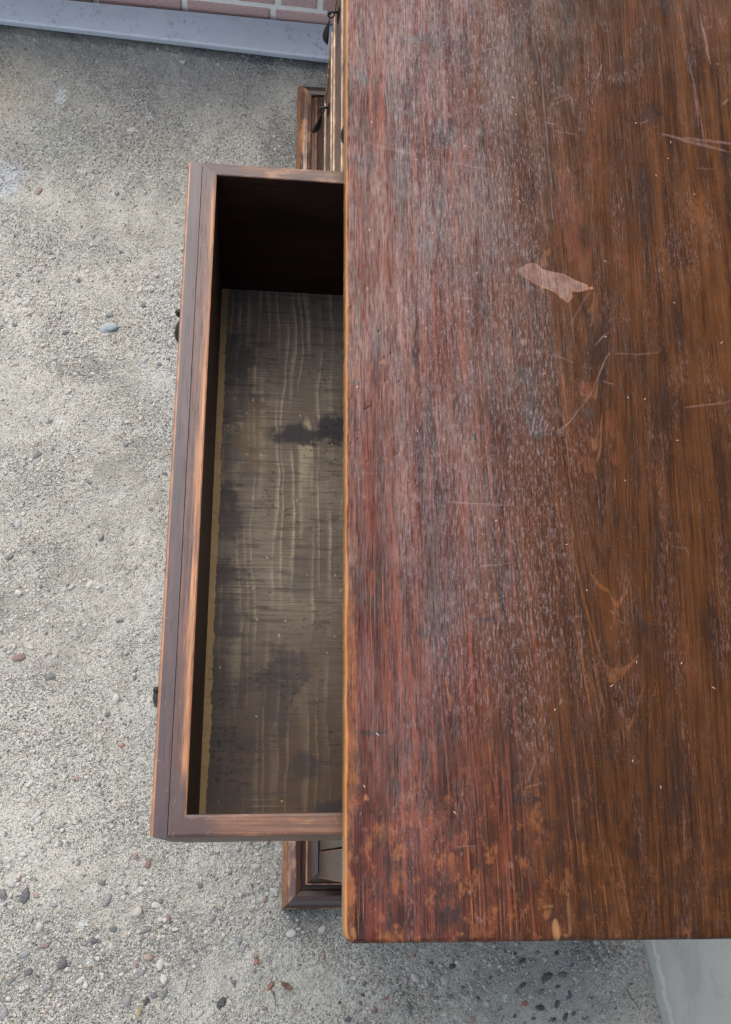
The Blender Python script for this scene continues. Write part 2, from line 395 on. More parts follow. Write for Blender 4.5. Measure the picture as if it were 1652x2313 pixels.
def mat_top():
    t = T('worn_stained_tabletop'); x, y, z = t.xyz(t.pos())
    A = t.xyz(N(t, t.attr('wear_a').outputs['Color']))      # pale scratch, raw orange, dark stain
    B = t.xyz(N(t, t.attr('wear_b').outputs['Color']))      # red, scuffed haze, grey bruise
    Cc = t.xyz(N(t, t.attr('wear_c').outputs['Color']))     # white scar, fresh chip, dent
    xc = .232
    wob = (t.noise(t.vec(x * 5, y * 2.2, 0.0), 1, 3, .5) - .5) * .022
    dx = x - xc + wob
    r = (dx * dx + .00012).sqrt()
    g = r - y * .075 / (1.0 + (dx / .11).pow(2.0))
    g1 = t.noise(t.vec(g * 330, y * 7, dx * 38), 1, 4, .66)
    g2 = t.noise(t.vec(g * 70, y * 2.5, dx * 14 + 4.0), 1, 4, .62)
    g3 = t.noise(t.vec(x * 900, y * 13, 7.0), 1, 4, .75)
    big = t.noise(t.vec(x * 7, y * 3, 0.0), 1, 4, .6)
    blot = t.noise(t.vec(x * 30, y * 13, 3.0), 1, 5, .65)
    # stain: redder towards the front edge, browner in the middle
    zone = t.ss(x + (big - .5) * .10 + (g2 - .5) * .06, .05, .20)
    red_d, red_l = (.017, .0062, .0056), (.112, .0300, .0185)
    br_d, br_l = (.021, .0092, .0052), (.076, .0285, .0108)
    gm = t.ss(g1 * .32 + g2 * .12 + g3 * .42 + blot * .14, .40, .60)
    col = t.mix(zone, t.mix(gm, red_d, red_l), t.mix(gm, br_d, br_l))
    oz = t.ss(x + (big - .5) * .12, .27, .36) * t.ss(blot * .5 + g2 * .5, .42, .62)
    col = t.mix(oz * .38, col, (.118, .048, .016))
    col = t.mix((1.0 - t.ss(blot * .55 + g2 * .45, .36, .50)) * .62, col, (.024, .0135, .010))
    col = t.mix(t.ss(g2 * .6 + blot * .4, .56, .68) * .5, col, (.125, .042, .021))
    # fine pale hairs of open grain
    hair = t.ss(t.noise(t.vec(g * 560, y * 9, dx * 60), 1, 3, .6), .60, .70) * t.ss(t.noise(t.vec(x * 16, y * 6, 1.0), 1, 3, .6), .42, .6)
    col = t.mix(hair * (.6 - zone * .25), col, (.27, .115, .055))
    pores = t.ss(t.noise(t.vec(x * 1200, y * 45, 2.0), 1, 2, .5), .60, .70)
    col = t.mix(pores * .7, col, (.014, .008, .006))
    # painted marks, broken up by the grain
    br = t.ss(g3 * .5 + t.noise(t.vec(x * 240, y * 120, 0.0), 1, 3, .65) * .5, .28, .60)
    brk = t.noise(t.vec(x * 130, y * 75, 21.0), 1, 5, .72) - .5
    def worn(m, s=1.7): return t.ss(m + brk * s * t.ss(m, .02, .3), .22, .80)
    col = t.mix(worn(B[0]) * (br * .5 + .4) * (.65 - zone * .25), col, (.150, .044, .023))
    col = t.mix(worn(A[1]) * (br * .6 + .3) * (.75 - zone * .36), col, (.215, .076, .025))
    col = t.mix(worn(A[2]) * (br * .45 + .5) * .82, col, (.017, .014, .014))
    col = t.mix(worn(B[2]) * (br * .5 + .4) * .80, col, (.031, .029, .025))
    grime = t.ss(t.noise(t.vec(x * 75, y * 52, 31.0), 1, 5, .72), .47, .60) * (1.0 - t.ss(y + (big - .5) * .15, .07, .20))
    col = t.mix(grime * .62, col, (.026, .0135, .0095))
    raw = t.ss(t.noise(t.vec(x * 95, y * 48, 41.0), 1, 5, .75), .53, .64) * (1.0 - t.ss(y + (big - .5) * .12, .06, .17)) * (1.0 - t.ss(x, .10, .26) * .75)
    col = t.mix(raw * (br * .6 + .3) * .75, col, (.215, .078, .027))
    streak = t.ss(t.noise(t.vec(g * 150, y * 5, 51.0), 1, 4, .65), .55, .66) * (1.0 - t.ss(x, .12, .22))
    col = t.mix(streak * .55, col, (.170, .047, .027))
    ink = t.ss(t.noise(t.vec(x * 48, y * 22, 61.0), 1, 5, .7), .58, .70)
    col = t.mix(ink * .5, col, (.022, .0145, .0135))
    # general rubbing and hairline scratches, denser where scuffed
    core = t.ss(x + (big - .5) * .06, .04, .09) * (1.0 - t.ss(x + (big - .5) * .08, .16, .23)) * t.ss(y + (big - .5) * .15, .10, .24)
    rub = t.ss(t.noise(t.vec(x * 40, y * 6, 9.0), 1, 5, .7) + B[1] * .25 + core * .20, .46, .66)
    sc = (scratches(t, x, y, 75.0, .30, .010, 1.3, .38) * .7).max(scratches(t, x, y, 120.0, .28, .014, 7.7, .45) * .6).max(scratches(t, x, y, 34.0, .42, .0055, 4.2, .3))
    speck = scratches(t, x, y, 170.0, .07, .05, 9.4, .22)
    frost = t.ss(t.noise(t.vec(x * 620 + g * 60, y * 110, 3.0), 1, 5, .85), .49, .63)
    nick = scratches(t, x, y, 260.0, .30, .05, 6.3, .45) * t.ss(t.noise(t.vec(x * 26, y * 18, 17.0), 1, 4, .7), .46, .60)
    tick = t.ss(t.noise(t.vec(x * 1000, y * 120, 27.0), 1, 3, .7), .60, .68) * t.ss(t.noise(t.vec(x * 45, y * 12, 19.0), 1, 4, .65), .48, .62)
    mark = (sc * (rub * .8 + .12)).max(speck * (rub * .4 + .03)).max(A[0] * (br * .7 + .2)).max(B[1] * frost * .9).max(rub * frost * .75).max(nick * .55).max(tick * .45)
    col = t.mix(mark.min(1.0) * .55, col, t.mix(core, (.24, .14, .115), (.27, .195, .20)))
    bright = scratches(t, x, y, 52.0, .05, .022, 2.2, .05)
    col = t.mix(bright, col, (.40, .25, .20))
    rimm = t.ss(Cc[0], .06, .22) * (1.0 - t.ss(Cc[0], .32, .55))
    col = t.mix(t.ss(Cc[0], .1, .5) * (br * .5 + .10) * (t.ss(brk, -.25, .12) * .5 + .5), col, t.mix(t.ss(g2 * .5 + blot * .5, .36, .62), (.20, .10, .072), (.33, .215, .18)))
    col = t.mix(rimm * .5, col, (.30, .12, .05))
    col = t.mix(Cc[1] * (br * .6 + .35), col, t.mix(g1, (.19, .085, .036), (.31, .165, .075)))
    col = t.mix(Cc[2] * .3, col, (.014, .008, .006))
    # rubbed-through rim of the board
    edge = t.attr('edge'); ed = N(t, edge.outputs['Fac'])
    en = t.noise(t.vec(x * 30, y * 20, z * 60), 1, 5, .7)
    col = t.mix(t.ss(ed + (en - .5) * .55, .42, .60) * .85, col, t.mix(en, (.20, .08, .022), (.43, .205, .075)))
    h = g1 * .35 - pores * .4 + blot * .35 - sc * .35 - A[0] * .4 - Cc[2] * .8 + t.noise(t.vec(x * 10, y * 5, 0.0), 1, 2, .5) * .8
    n = t.bump(h, .13, .0012)
    rough = t.noise(t.vec(x * 40, y * 22, 6.0), 1, 4, .65) * .22 * .75 + .13 + mark * .2 + B[1] * .1 + pores * .15
    sheen = t.ss(t.noise(t.vec(x * 85, y * 7, 71.0), 1, 5, .7) * .6 + t.noise(t.vec(x * 20, y * 9, 75.0), 1, 4, .65) * .4, .38, .60)
    return t.surf(col, rough, n, spec=(sheen * .26 + .09) * (t.ss(t.noise(t.vec(x * 700, y * 55, 81.0), 1, 4, .8), .36, .64) * .85 + .22))
def mat_brick():
    t = T('pink_brick'); p = t.pos(); r = t.rand()
    k = t.noise(p, 160, 4, .7)
    base = t.mix(r, (.47, .29, .255), (.52, .36, .315))
    col = t.mix(t.ss(k, .5, .68) * .55, base, (.42, .30, .26))
    col = t.mix(t.ss(t.noise(p, 320, 3, .6), .60, .68) * .75, col, (.085, .05, .045))
    return t.surf(col, .85, t.bump(k, .6, .003), spec=.25)
def mat_mortar():
    t = T('pale_mortar'); p = t.pos(); k = t.noise(p, 140, 4, .7)
    return t.surf(t.mix(k, (.70, .68, .59), (.80, .78, .69)), .9, t.bump(k, .6, .002), spec=.2)
def mat_ledge():
    t = T('crazed_grey_paint'); x, y, z = t.xyz(t.pos())
    p = t.vec(x, y, z)
    w = t.noise(p, 16, 4, .65, col=True)
    vm = t.nt.nodes.new('ShaderNodeVectorMath'); vm.operation = 'MULTIPLY_ADD'
    t.put(vm.inputs[0], w); vm.inputs[1].default_value = (.10, .10, .10); t.put(vm.inputs[2], p)
    v = t.voro(N(t, vm.outputs[0]), 34.0, 'DISTANCE_TO_EDGE')
    crack = (1.0 - t.ss(v['Distance'], .004, .03)) * t.ss(t.noise(p, 16, 3, .6), .40, .50)
    col = t.mix(t.noise(p, 5, 3, .6), (.38, .42, .45), (.45, .475, .505))
    col = t.mix(t.ss(t.noise(t.vec(x * 14, y * 40, z * 40), 1, 5, .65), .52, .70) * .35, col, (.34, .34, .32))
    col = t.mix(crack * .75, col, (.22, .215, .22))
    col = t.mix(t.ss(t.noise(p, 90, 4, .7), .66, .76) * .6, col, (.5, .54, .56))
    return t.surf(col, .42, t.bump(t.noise(p, 60, 4, .6) - crack * .8, .3, .001), spec=.5)
def mat_plain(name, c, rough=.7):
    t = T(name); k = t.noise(t.pos(), 20, 4, .6)
    return t.surf(t.mix(k, tuple(v * .8 for v in c), c), rough, t.bump(k, .2, .002), spec=.3)

M_conc, M_slab = mat_concrete(), mat_slab()
M_top, M_bottom = mat_top(), mat_bottom()
M_edge = mat_worn_edge('worn_edge_wood')
M_rub = mat_worn_edge('pale_rubbed_wood', True)
M_front = mat_worn_front()
M_iron = mat_iron()
M_plate = mat_wood('purple_brown_drawer_plate', (.026, .0125, .0135), (.066, .027, .027), 'y', rough=.40, spec=.4, fleck=.08)
M_rim = mat_rim()
M_side = mat_wood('brown_drawer_side', (.062, .028, .017), (.135, .062, .034), 'x', rough=.42, worn=(.22, .105, .05), worn_amt=.10, corner=True, spec=.3)
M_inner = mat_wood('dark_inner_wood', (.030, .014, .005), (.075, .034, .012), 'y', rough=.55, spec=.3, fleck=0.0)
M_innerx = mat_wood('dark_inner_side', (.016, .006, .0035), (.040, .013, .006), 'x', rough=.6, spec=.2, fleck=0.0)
M_mould = mat_wood('rubbed_base_moulding', (.042, .019, .013), (.115, .050, .030), 'y', rough=.36, worn=(.34, .17, .075), worn_amt=.17, wear_scale=55)
M_mouldx = mat_wood('dark_base_moulding', (.024, .013, .009), (.058, .030, .019), 'x', rough=.34, worn=(.30, .16, .06), worn_amt=.02)
M_cove = mat_wood('dark_polished_cove', (.030, .017, .013), (.058, .031, .022), 'y', rough=.26, fleck=.1)
M_body = mat_wood('brown_carcase', (.060, .036, .027), (.085, .050, .036), 'z', rough=.30, fleck=.08)
M_bodyd = mat_wood('dark_carcase', (.03, .015, .010), (.07, .034, .02), 'y', rough=.42)
M_brick, M_mortar, M_ledge = mat_brick(), mat_mortar(), mat_ledge()
M_peb, M_grit = mat_pebble('pebble_mix', False), mat_pebble('grit_mix', True)

# ------------------------------------------------------------------ setting: ground
FOOT = (0.0, .53, 0.0, 1.503)          # the chest's footprint
def ground_h(x, y):
    h = (fbm(x * 9, y * 9, 3, 3) - .5) * .006 + (fbm(x * 55, y * 55, 9, 3) - .5) * .0045 + (fbm(x * 150, y * 150, 21, 2) - .5) * .0034 * sstep(fbm(x * 5, y * 5, 70, 4), .38, .62)
    return h - .003
GX0, GX1, GY0, GY1 = -.78, .585, -.34, 1.70
def make_ground():
    nx, ny = int((GX1 - GX0) / .0032), int((GY1 - GY0) / .0032)
    xs = np.linspace(GX0, GX1, nx); ys = np.linspace(GY0, GY1, ny)
    X, Y = np.meshgrid(xs, ys)
    Z = ground_h(X, Y)
    e = np.minimum.reduce([X - GX0, GX1 - X, Y - GY0, GY1 - Y])
    Z = Z * sstep(e, 0, .03) - .003 * (1 - sstep(e, 0, .03))
    co = np.stack([X, Y, Z], -1).reshape(-1, 3)
    i = np.arange(ny - 1)[:, None] * nx + np.arange(nx - 1)[None]
    q = np.stack([i, i + 1, i + nx + 1, i + nx], -1).reshape(-1, 4)
    b = len(co); F = 60.0
    ring = np.array([(-F, -F, -.003), (F, -F, -.003), (F, F, -.003), (-F, F, -.003)])
    co = np.concatenate([co, ring])
    c = [0, nx - 1, nx * ny - 1, nx * (ny - 1)]
    faces = q.tolist()
    B = [list(range(0, nx)), [k * nx + nx - 1 for k in range(ny)], list(range(nx * ny - 1, nx * (ny - 1) - 1, -1)), [k * nx for k in range(ny - 1, -1, -1)]]
    for s in range(4):
        faces.append([b + s, b + (s + 1) % 4] + B[s][::-1])
    me = bpy.data.meshes.new('concrete_pavement'); me.from_pydata(co.tolist(), [], faces); me.update()
    o = link('concrete_pavement', me, M_conc, smooth=True)
    return tag(o, 'rough pale grey concrete with exposed pebbles, under and around the chest', kind='structure')
ground = make_ground()
# smoother coated slab behind the chest, a wavering joint between
def make_slab():
    bm = bmesh.new(); L = []; Rr = []
    n = 150
    for k in range(n + 1):
        y = -.6 + 2.6 * k / n
        xx = .583 - .16 * (y + .15) + (fbm(np.array(y * 30.), np.array(0.), 5, 4) - .5) * .010
        xx = float(xx) if y < .0 else float(.559 + (xx - (.583 - .16 * (y + .15))))
        L.append((bm.verts.new((xx, y, -.004)), bm.verts.new((xx + .002, y, .0035)), bm.verts.new((xx + .012, y, .0045))))
        Rr.append(bm.verts.new((4.0, y, .0045)))
    for k in range(n):
        a, b = L[k], L[k + 1]
        bm.faces.new((a[0], a[1], b[1], b[0])); bm.faces.new((a[1], a[2], b[2], b[1])); bm.faces.new((a[2], Rr[k], Rr[k + 1], b[2]))
    bmesh.ops.recalc_face_normals(bm, faces=bm.faces[:])
    o = link('smooth_floor_slab', to_mesh(bm, 'smooth_floor_slab'), M_slab, smooth=True)
    tag(o, 'smooth grey green coated floor slab beside the rough concrete', kind='structure')
make_slab()

# hand-placed stones: x, y, half length, half width, turn, tone
HAND_PEBBLES = [(-0.3291, 0.9734, 0.0172, 0.0086, 25, 'blue'), (-0.2704, 1.0219, 0.0072, 0.0056, 20, 'slate'), (-0.4028, 0.9624, 0.007, 0.0051, 0, 'slate'), (-0.3287, 1.0005, 0.0087, 0.0071, 30, 'slateL'), (-0.3836, 0.0235, 0.0111, 0.0081, 65, 'dark'), (-0.2051, 0.0642, 0.0095, 0.0048, 80, 'brown'), (-0.2628, 0.015, 0.0092, 0.0059, 75, 'grey'), (-0.2513, -0.0267, 0.0079, 0.0056, 10, 'dgreen'), (-0.3216, -0.0723, 0.0091, 0.0078, 60, 'dark'), (-0.2764, -0.0433, 0.0056, 0.005, 40, 'dark'), (-0.2229, -0.1272, 0.0098, 0.0065, 65, 'grey'), (-0.197, -0.1258, 0.0053, 0.0046, 30, 'black'), (-0.185, -0.1181, 0.0062, 0.0055, 30, 'slate'), (-0.1689, -0.1147, 0.0066, 0.0046, 50, 'slate'), (-0.086, -0.1306, 0.0096, 0.0066, 80, 'black'), (-0.349, -0.0487, 0.0065, 0.0039, 15, 'brown'), (-0.2091, -0.0873, 0.0091, 0.0059, 10, 'mauve'), (-0.0366, -0.0742, 0.006, 0.005, 60, 'red'), (-0.3757, -0.0606, 0.0065, 0.0049, 60, 'slateL'), (-0.4316, 0.7258, 0.01, 0.0059, 25, 'slate'), (-0.2562, 0.2424, 0.0049, 0.0031, 30, 'red'), (-0.4818, 0.8969, 0.0068, 0.0046, 20, 'tan'), (-0.4646, 0.9995, 0.0094, 0.0047, 30, 'tan'), (-0.2343, 0.9061, 0.0051, 0.004, 20, 'slate'), (-0.3409, 0.0087, 0.0059, 0.0039, 0, 'mauve'), (-0.308, 0.066, 0.0067, 0.0044, 70, 'brown'), (-0.3943, 0.0458, 0.0066, 0.004, 60, 'brown'), (-0.4164, 0.0237, 0.0073, 0.0073, 0, 'slate'), (-0.3688, -0.0851, 0.0064, 0.0064, 0, 'dark'), (-0.3946, -0.0968, 0.0064, 0.0038, 40, 'slate'), (-0.2705, 0.0387, 0.0046, 0.0059, 80, 'slate'), (-0.3455, -0.0146, 0.004, 0.0026, 0, 'slate'), (-0.1692, -0.0118, 0.0047, 0.004, 0, 'brown'), (-0.1243, 0.0346, 0.0041, 0.0048, 0, 'slate'), (-0.0246, 0.0113, 0.0054, 0.0041, 60, 'brown'), (-0.0188, -0.0048, 0.0035, 0.0028, 0, 'brown'), (-0.0623, -0.0457, 0.0067, 0.004, 75, 'grey'), (-0.0565, -0.0583, 0.008, 0.004, 60, 'mauve'), (-0.085, -0.0138, 0.006, 0.0034, 0, 'grey'), (-0.1441, -0.0448, 0.0047, 0.0034, 30, 'tan'), (-0.398, -0.1386, 0.0082, 0.0063, 60, 'grey'), (-0.3595, -0.1647, 0.009, 0.0045, 0, 'brown'), (-0.0149, -0.1085, 0.008, 0.004, 60, 'red'), (-0.1907, -0.1541, 0.0091, 0.0039, 70, 'tan'), (-0.0685, -0.1016, 0.0047, 0.004, 0, 'slate'), (-0.0208, -0.139, 0.0033, 0.0026, 0, 'brown'), (-0.4279, 0.3789, 0.0119, 0.0077, 0, 'brown'), (-0.3763, 0.3507, 0.0084, 0.0063, 0, 'slate'), (-0.2805, 0.2913, 0.0063, 0.0042, 40, 'slate'), (-0.2428, 0.3598, 0.0043, 0.0032, 20, 'slate'), (-0.3274, 0.492, 0.0043, 0.0032, 0, 'slateL'), (-0.4585, 0.5462, 0.0065, 0.0043, 30, 'slate'), (-0.3683, 0.6832, 0.0052, 0.0033, 0, 'slate'), (-0.2829, 0.7521, 0.0053, 0.0038, 20, 'slate'), (-0.2151, 0.7007, 0.0053, 0.0034, 10, 'slate'), (-0.4148, 0.7888, 0.0061, 0.0038, 20, 'slate'), (0.2616, -0.0833, 0.0052, 0.0048, 0, 'black'), (0.1946, -0.1417, 0.0048, 0.0084, 0, 'slate'), (0.4104, -0.1007, 0.0097, 0.0069, 10, 'black'), (0.4349, -0.0992, 0.0074, 0.0053, 20, 'dark'), (0.3957, -0.144, 0.0068, 0.0052, 0, 'black'), (0.3726, -0.1382, 0.0069, 0.0052, 40, 'red'), (0.4412, -0.1285, 0.0073, 0.0048, 60, 'dark'), (0.3981, -0.1235, 0.0069, 0.0036, 45, 'slate'), (0.422, -0.1419, 0.007, 0.0041, 60, 'black'), (0.4331, -0.1579, 0.0074, 0.0041, 60, 'black'), (0.1417, -0.1444, 0.0059, 0.0043, 60, 'brown'), (0.1603, -0.1266, 0.0051, 0.0024, 20, 'red'), (0.2563, -0.1274, 0.0052, 0.0036, 30, 'slate'), (0.3709, -0.0785, 0.0057, 0.0037, 40, 'black'), (0.3592, -0.0688, 0.0044, 0.0032, 20, 'black'), (0.1028, -0.155, 0.0073, 0.0039, 20, 'dark'), (0.1242, -0.1228, 0.0039, 0.0027, 0, 'black'), (0.0891, -0.1336, 0.0031, 0.0027, 0, 'black'), (0.1262, -0.1086, 0.0044, 0.0032, 60, 'dark'), (0.2296, -0.08, 0.004, 0.0028, 30, 'dark'), (0.2039, -0.0687, 0.0036, 0.0028, 40, 'red'), (0.2766, -0.1151, 0.004, 0.0028, 0, 'dark'), (0.3691, -0.1129, 0.0061, 0.0036, 30, 'black'), (0.3451, -0.0649, 0.0041, 0.0029, 0, 'dark'), (0.4267, -0.0678, 0.0049, 0.0037, 50, 'black'), (0.396, -0.0674, 0.0041, 0.0025, 20, 'brown'), (0.4501, -0.0866, 0.0037, 0.0029, 30, 'dark'), (0.4148, -0.1605, 0.0048, 0.0036, 0, 'black'), (0.4476, -0.1539, 0.0048, 0.0032, 60, 'dark'), (0.3212, -0.1013, 0.004, 0.0024, 40, 'dark'), (0.3, -0.1299, 0.0036, 0.0028, 0, 'black'), (0.3334, -0.1448, 0.0036, 0.0024, 60, 'dark'), (0.4775, -0.1327, 0.0029, 0.002, 20, 'black'), (0.5132, -0.1478, 0.0028, 0.002, 0, 'dark'), (0.1244, -0.0804, 0.0031, 0.002, 0, 'red'), (0.2269, -0.1108, 0.0032, 0.0024, 0, 'brown'), (0.1814, -0.1101, 0.0027, 0.0024, 0, 'black'), (0.5418, -0.1483, 0.0029, 0.002, 0, 'brown'), (0.4257, -0.1156, 0.0041, 0.0033, 0, 'black'), (0.3847, -0.1599, 0.004, 0.0028, 20, 'dark'), (0.3548, -0.1559, 0.0036, 0.0024, 50, 'black'), (0.4633, -0.1613, 0.004, 0.0028, 0, 'dark')]
# pebbles ------------------------------------------------------------
def pebble_mesh(seed, sub=2):
    bm = bmesh.new(); bmesh.ops.create_icosphere(bm, subdivisions=sub, radius=1.0)
    rs = np.random.default_rng(seed); ax = rs.normal(size=(5, 3)); am = rs.uniform(.07, .20, 5)
    for v in bm.verts:
        p = np.array(v.co); f = 1 + sum(a * math.sin(2.1 * float(d @ p) + k) for k, (a, d) in enumerate(zip(am, ax)))
        v.co = Vector(p * f)
    return to_mesh(bm, 'pebble')
SHAPES = [pebble_mesh(s) for s in range(9)]
KEYS = {'blue': (.25, .285, .285), 'slate': (.112, .112, .108), 'slateL': (.20, .205, .20), 'dark': (.075, .073, .078), 'black': (.040, .041, .040), 'brown': (.17, .11, .09), 'red': (.23, .10, .065),
        'grey': (.19, .18, .175), 'dgreen': (.095, .11, .10), 'mauve': (.22, .19, .19), 'tan': (.32, .285, .22)}
STONE = {k: mat_stone('stone_' + k, c) for k, c in KEYS.items()}
WORD = {}
keyed = {}
def clash(x, y, m=.006):
    return FOOT[0] - m < x < FOOT[1] + m and FOOT[2] - m < y < FOOT[3] + m
n_named = 0
for k, (x, y, a, b, ang, key) in enumerate(HAND_PEBBLES):
    s = k % len(SHAPES)
    me = keyed.get((s, key))
    if me is None:
        me = SHAPES[s].copy(); me.materials.append(STONE[key])
        me.polygons.foreach_set('use_smooth', np.ones(len(me.polygons), bool)); keyed[(s, key)] = me
    o = bpy.data.objects.new('pebble', me); COL.objects.link(o); o.parent = ground
    c = min(a, b) * .6
    o.location = (x, y, float(ground_h(np.array(x), np.array(y))) + c * -.18)
    o.rotation_euler = (random.uniform(-.15, .15), random.uniform(-.15, .15), math.radians(ang))
    o.scale = (a * .95, b * .95, c); n_named += 1
BANDS = [(-.5, 1.0, .22, .12, 1.0), (-.34, 1.03, .2, .10, .9), (-.45, .1, .25, .16, 1.0), (-.2, -.08, .3, .13, 1.2), (.30, -.09, .3, .08, 1.5), (-.42, .62, .2, .2, .5), (-.12, .0, .15, .1, .8), (-.5, .4, .2, .15, .5), (-.05, 1.35, .1, .15, .35)]
def dens(x, y):
    d = .10 + .22 * sstep(-y, -1.2, .1)
    for cx, cy, rx, ry, k in BANDS:
        d = d + k * np.exp(-(((x - cx) / rx) ** 2 + ((y - cy) / ry) ** 2))
    return d * (.35 + 1.3 * sstep(fbm(x * 14, y * 14, 44, 3), .35, .65))
def scatter(n, thin=True):
    X = RNG.uniform(-.66, .57, n * 6); Y = RNG.uniform(-.24, 1.60, n * 6)
    w = dens(X, Y) if thin else .4 + fbm(X * 12, Y * 12, 8, 3)
    keep = (RNG.uniform(0, w.max(), len(X)) < w) & ~((X > -.004) & (X < .535) & (Y > -.004) & (Y < 1.507))
    X, Y = X[keep][:n], Y[keep][:n]
    return X, Y
for s, me in enumerate(SHAPES):
    me.materials.append(M_peb); me.polygons.foreach_set('use_smooth', np.ones(len(me.polygons), bool))
X, Y = scatter(300 - n_named)
for k, (x, y) in enumerate(zip(X, Y)):
    o = bpy.data.objects.new('pebble', SHAPES[k % len(SHAPES)]); COL.objects.link(o); o.parent = ground
    a = .0045 + .0045 * random.random() ** 2; b = a * random.uniform(.55, .95); c = b * random.uniform(.5, .8)
    o.location = (x, y, float(ground_h(np.array(x), np.array(y))) + c * random.uniform(-.45, .1))
    o.rotation_euler = (random.uniform(-.3, .3), random.uniform(-.3, .3), random.uniform(0, 6.28)); o.scale = (a, b, c)
def mass(name, label, n, rmin, rmax, sub, thin, lift):
    """the many smaller stones, one joined mesh"""
    protos = []
    for s in range(5):
        bm = bmesh.new()
        bmesh.ops.create_icosphere(bm, subdivisions=sub, radius=1.0)
        rs = np.random.default_rng(s + 50)
        for v in bm.verts: v.co *= 1 + rs.uniform(-.22, .22)
        bm.verts.ensure_lookup_table(); bm.verts.index_update()
        protos.append((np.array([v.co[:] for v in bm.verts]), np.array([[v.index for v in f.verts] for f in bm.faces]))); bm.free()
    X, Y = scatter(n, thin); n = len(X)
    a = rmin + (rmax - rmin) * RNG.uniform(0, 1, n) ** 2.4; b = a * RNG.uniform(.5, .95, n); c = b * RNG.uniform(.45, .85, n)
    th = RNG.uniform(0, 6.28, n); z = ground_h(X, Y) + c * RNG.uniform(lift[0], lift[1], n); tint = RNG.uniform(0, 1, n)
    V = []; Fc = []; TT = []; off = 0
    for s in range(5):
        pv, pf = protos[s]; i = np.arange(s, n, 5); m = len(i)
        p = pv[None] * np.stack([a[i], b[i], c[i]], -1)[:, None]; cs, sn = np.cos(th[i])[:, None], np.sin(th[i])[:, None]
        q = np.stack([p[..., 0] * cs - p[..., 1] * sn + X[i][:, None], p[..., 0] * sn + p[..., 1] * cs + Y[i][:, None], p[..., 2] + z[i][:, None]], -1)
        V.append(q.reshape(-1, 3)); Fc.append((pf[None] + (off + np.arange(m) * len(pv))[:, None, None]).reshape(-1, 3)); TT.append(np.repeat(tint[i], len(pf))); off += m * len(pv)
    V = np.concatenate(V); Fc = np.concatenate(Fc); TT = np.concatenate(TT)
    me = bpy.data.meshes.new(name)
    me.vertices.add(len(V)); me.vertices.foreach_set('co', V.ravel())
    me.loops.add(len(Fc) * 3); me.loops.foreach_set('vertex_index', Fc.ravel())
    me.polygons.add(len(Fc)); me.polygons.foreach_set('loop_start', np.arange(0, len(Fc) * 3, 3)); me.polygons.foreach_set('loop_total', np.full(len(Fc), 3))
    me.update(calc_edges=True)
    at = me.attributes.new('tint', 'FLOAT', 'FACE'); at.data.foreach_set('value', TT)
    o = link(name, me, M_grit, parent=ground, smooth=sub > 1)
    tag(o, label, kind='stuff')
mass('gravel', 'small pebbles bedded in the concrete', 8500, .0015, .0046, 2, True, (-.4, .3))
mass('grit', 'coarse sand grains showing all over the concrete', 34000, .0009, .0026, 1, False, (-.3, .5))

# bits of litter lying on the concrete
M_twig = mat_plain('dry_twig', (.12, .085, .05)); M_leaf = mat_plain('dry_leaf', (.13, .075, .045)); M_straw = mat_plain('yellow_straw', (.27, .22, .12))
def twig(label, x0, y0, x1, y1, r, mat, bend):
    bm = bmesh.new(); prev = None; n = 7
    d = Vector((x1 - x0, y1 - y0, 0)); nrm = Vector((-d.y, d.x, 0)).normalized()
    for k in range(n + 1):
        s = k / n; c = Vector((x0, y0, .001 + r)) + d * s + nrm * (math.sin(s * 3.1) * bend)
        rr = r * (1 - .5 * s) * (1 + .2 * math.sin(k * 2.3))
        ring = [bm.verts.new(c + nrm * (rr * math.cos(a)) + Vector((0, 0, rr * math.sin(a)))) for a in (0, 1.05, 2.09, 3.14, 4.19, 5.24)]
        if prev:
            for i in range(6): bm.faces.new((prev[i], prev[(i + 1) % 6], ring[(i + 1) % 6], ring[i]))
        else: bm.faces.new(ring[::-1])
        prev = ring
    bm.faces.new(prev)
    o = link('twig', to_mesh(bm, 'twig'), mat, smooth=True); tag(o, label, 'twig')
twig('short dark twig on the concrete below the front corner of the chest', -.0150, -.110, -.0060, -.136, .0009, M_twig, .0022)
twig('thin black twig lying near the left margin below the grey ledge', -.511, 1.350, -.505, 1.327, .0006, mat_plain('black_twig', (.02, .018, .016)), .0015)
twig('dark splinter lying on concrete beside the smooth floor slab', .531, -.120, .548, -.146, .0009, M_twig, -.001)
def leaf(label, x, y, a, b, ang, mat):
    bm = bmesh.new(); top = []; n = 8
    for k in range(n + 1):
        s = k / n * 2 - 1; w = b * math.sqrt(max(0, 1 - s * s)) * (1 + .25 * math.sin(k * 1.9))
        for sg in (-1, 0, 1):
            top.append(bm.verts.new((s * a, w * sg, .0018 + .0012 * abs(sg) + .0012 * math.sin(k * 1.1))))
    for k in range(n):
        for j in range(2): bm.faces.new((top[k * 3 + j], top[k * 3 + 3 + j], top[k * 3 + 4 + j], top[k * 3 + 1 + j]))
    bmesh.ops.remove_doubles(bm, verts=bm.verts[:], dist=1e-6)
    r = bmesh.ops.solidify(bm, geom=bm.faces[:], thickness=.0005)
    o = link('leaf_scrap', to_mesh(bm, 'leaf_scrap'), mat, smooth=True)
    o.location = (x, y, .0012); o.rotation_euler = (0, 0, ang); tag(o, label, 'leaf')
leaf('curled brown leaf scrap on the concrete below the base moulding corner', .010, -.108, .010, .004, -.5, M_leaf)
leaf('narrow yellow brown leaf scrap at the bottom margin of the concrete', -.205, -.140, .010, .0026, 1.2, M_straw)

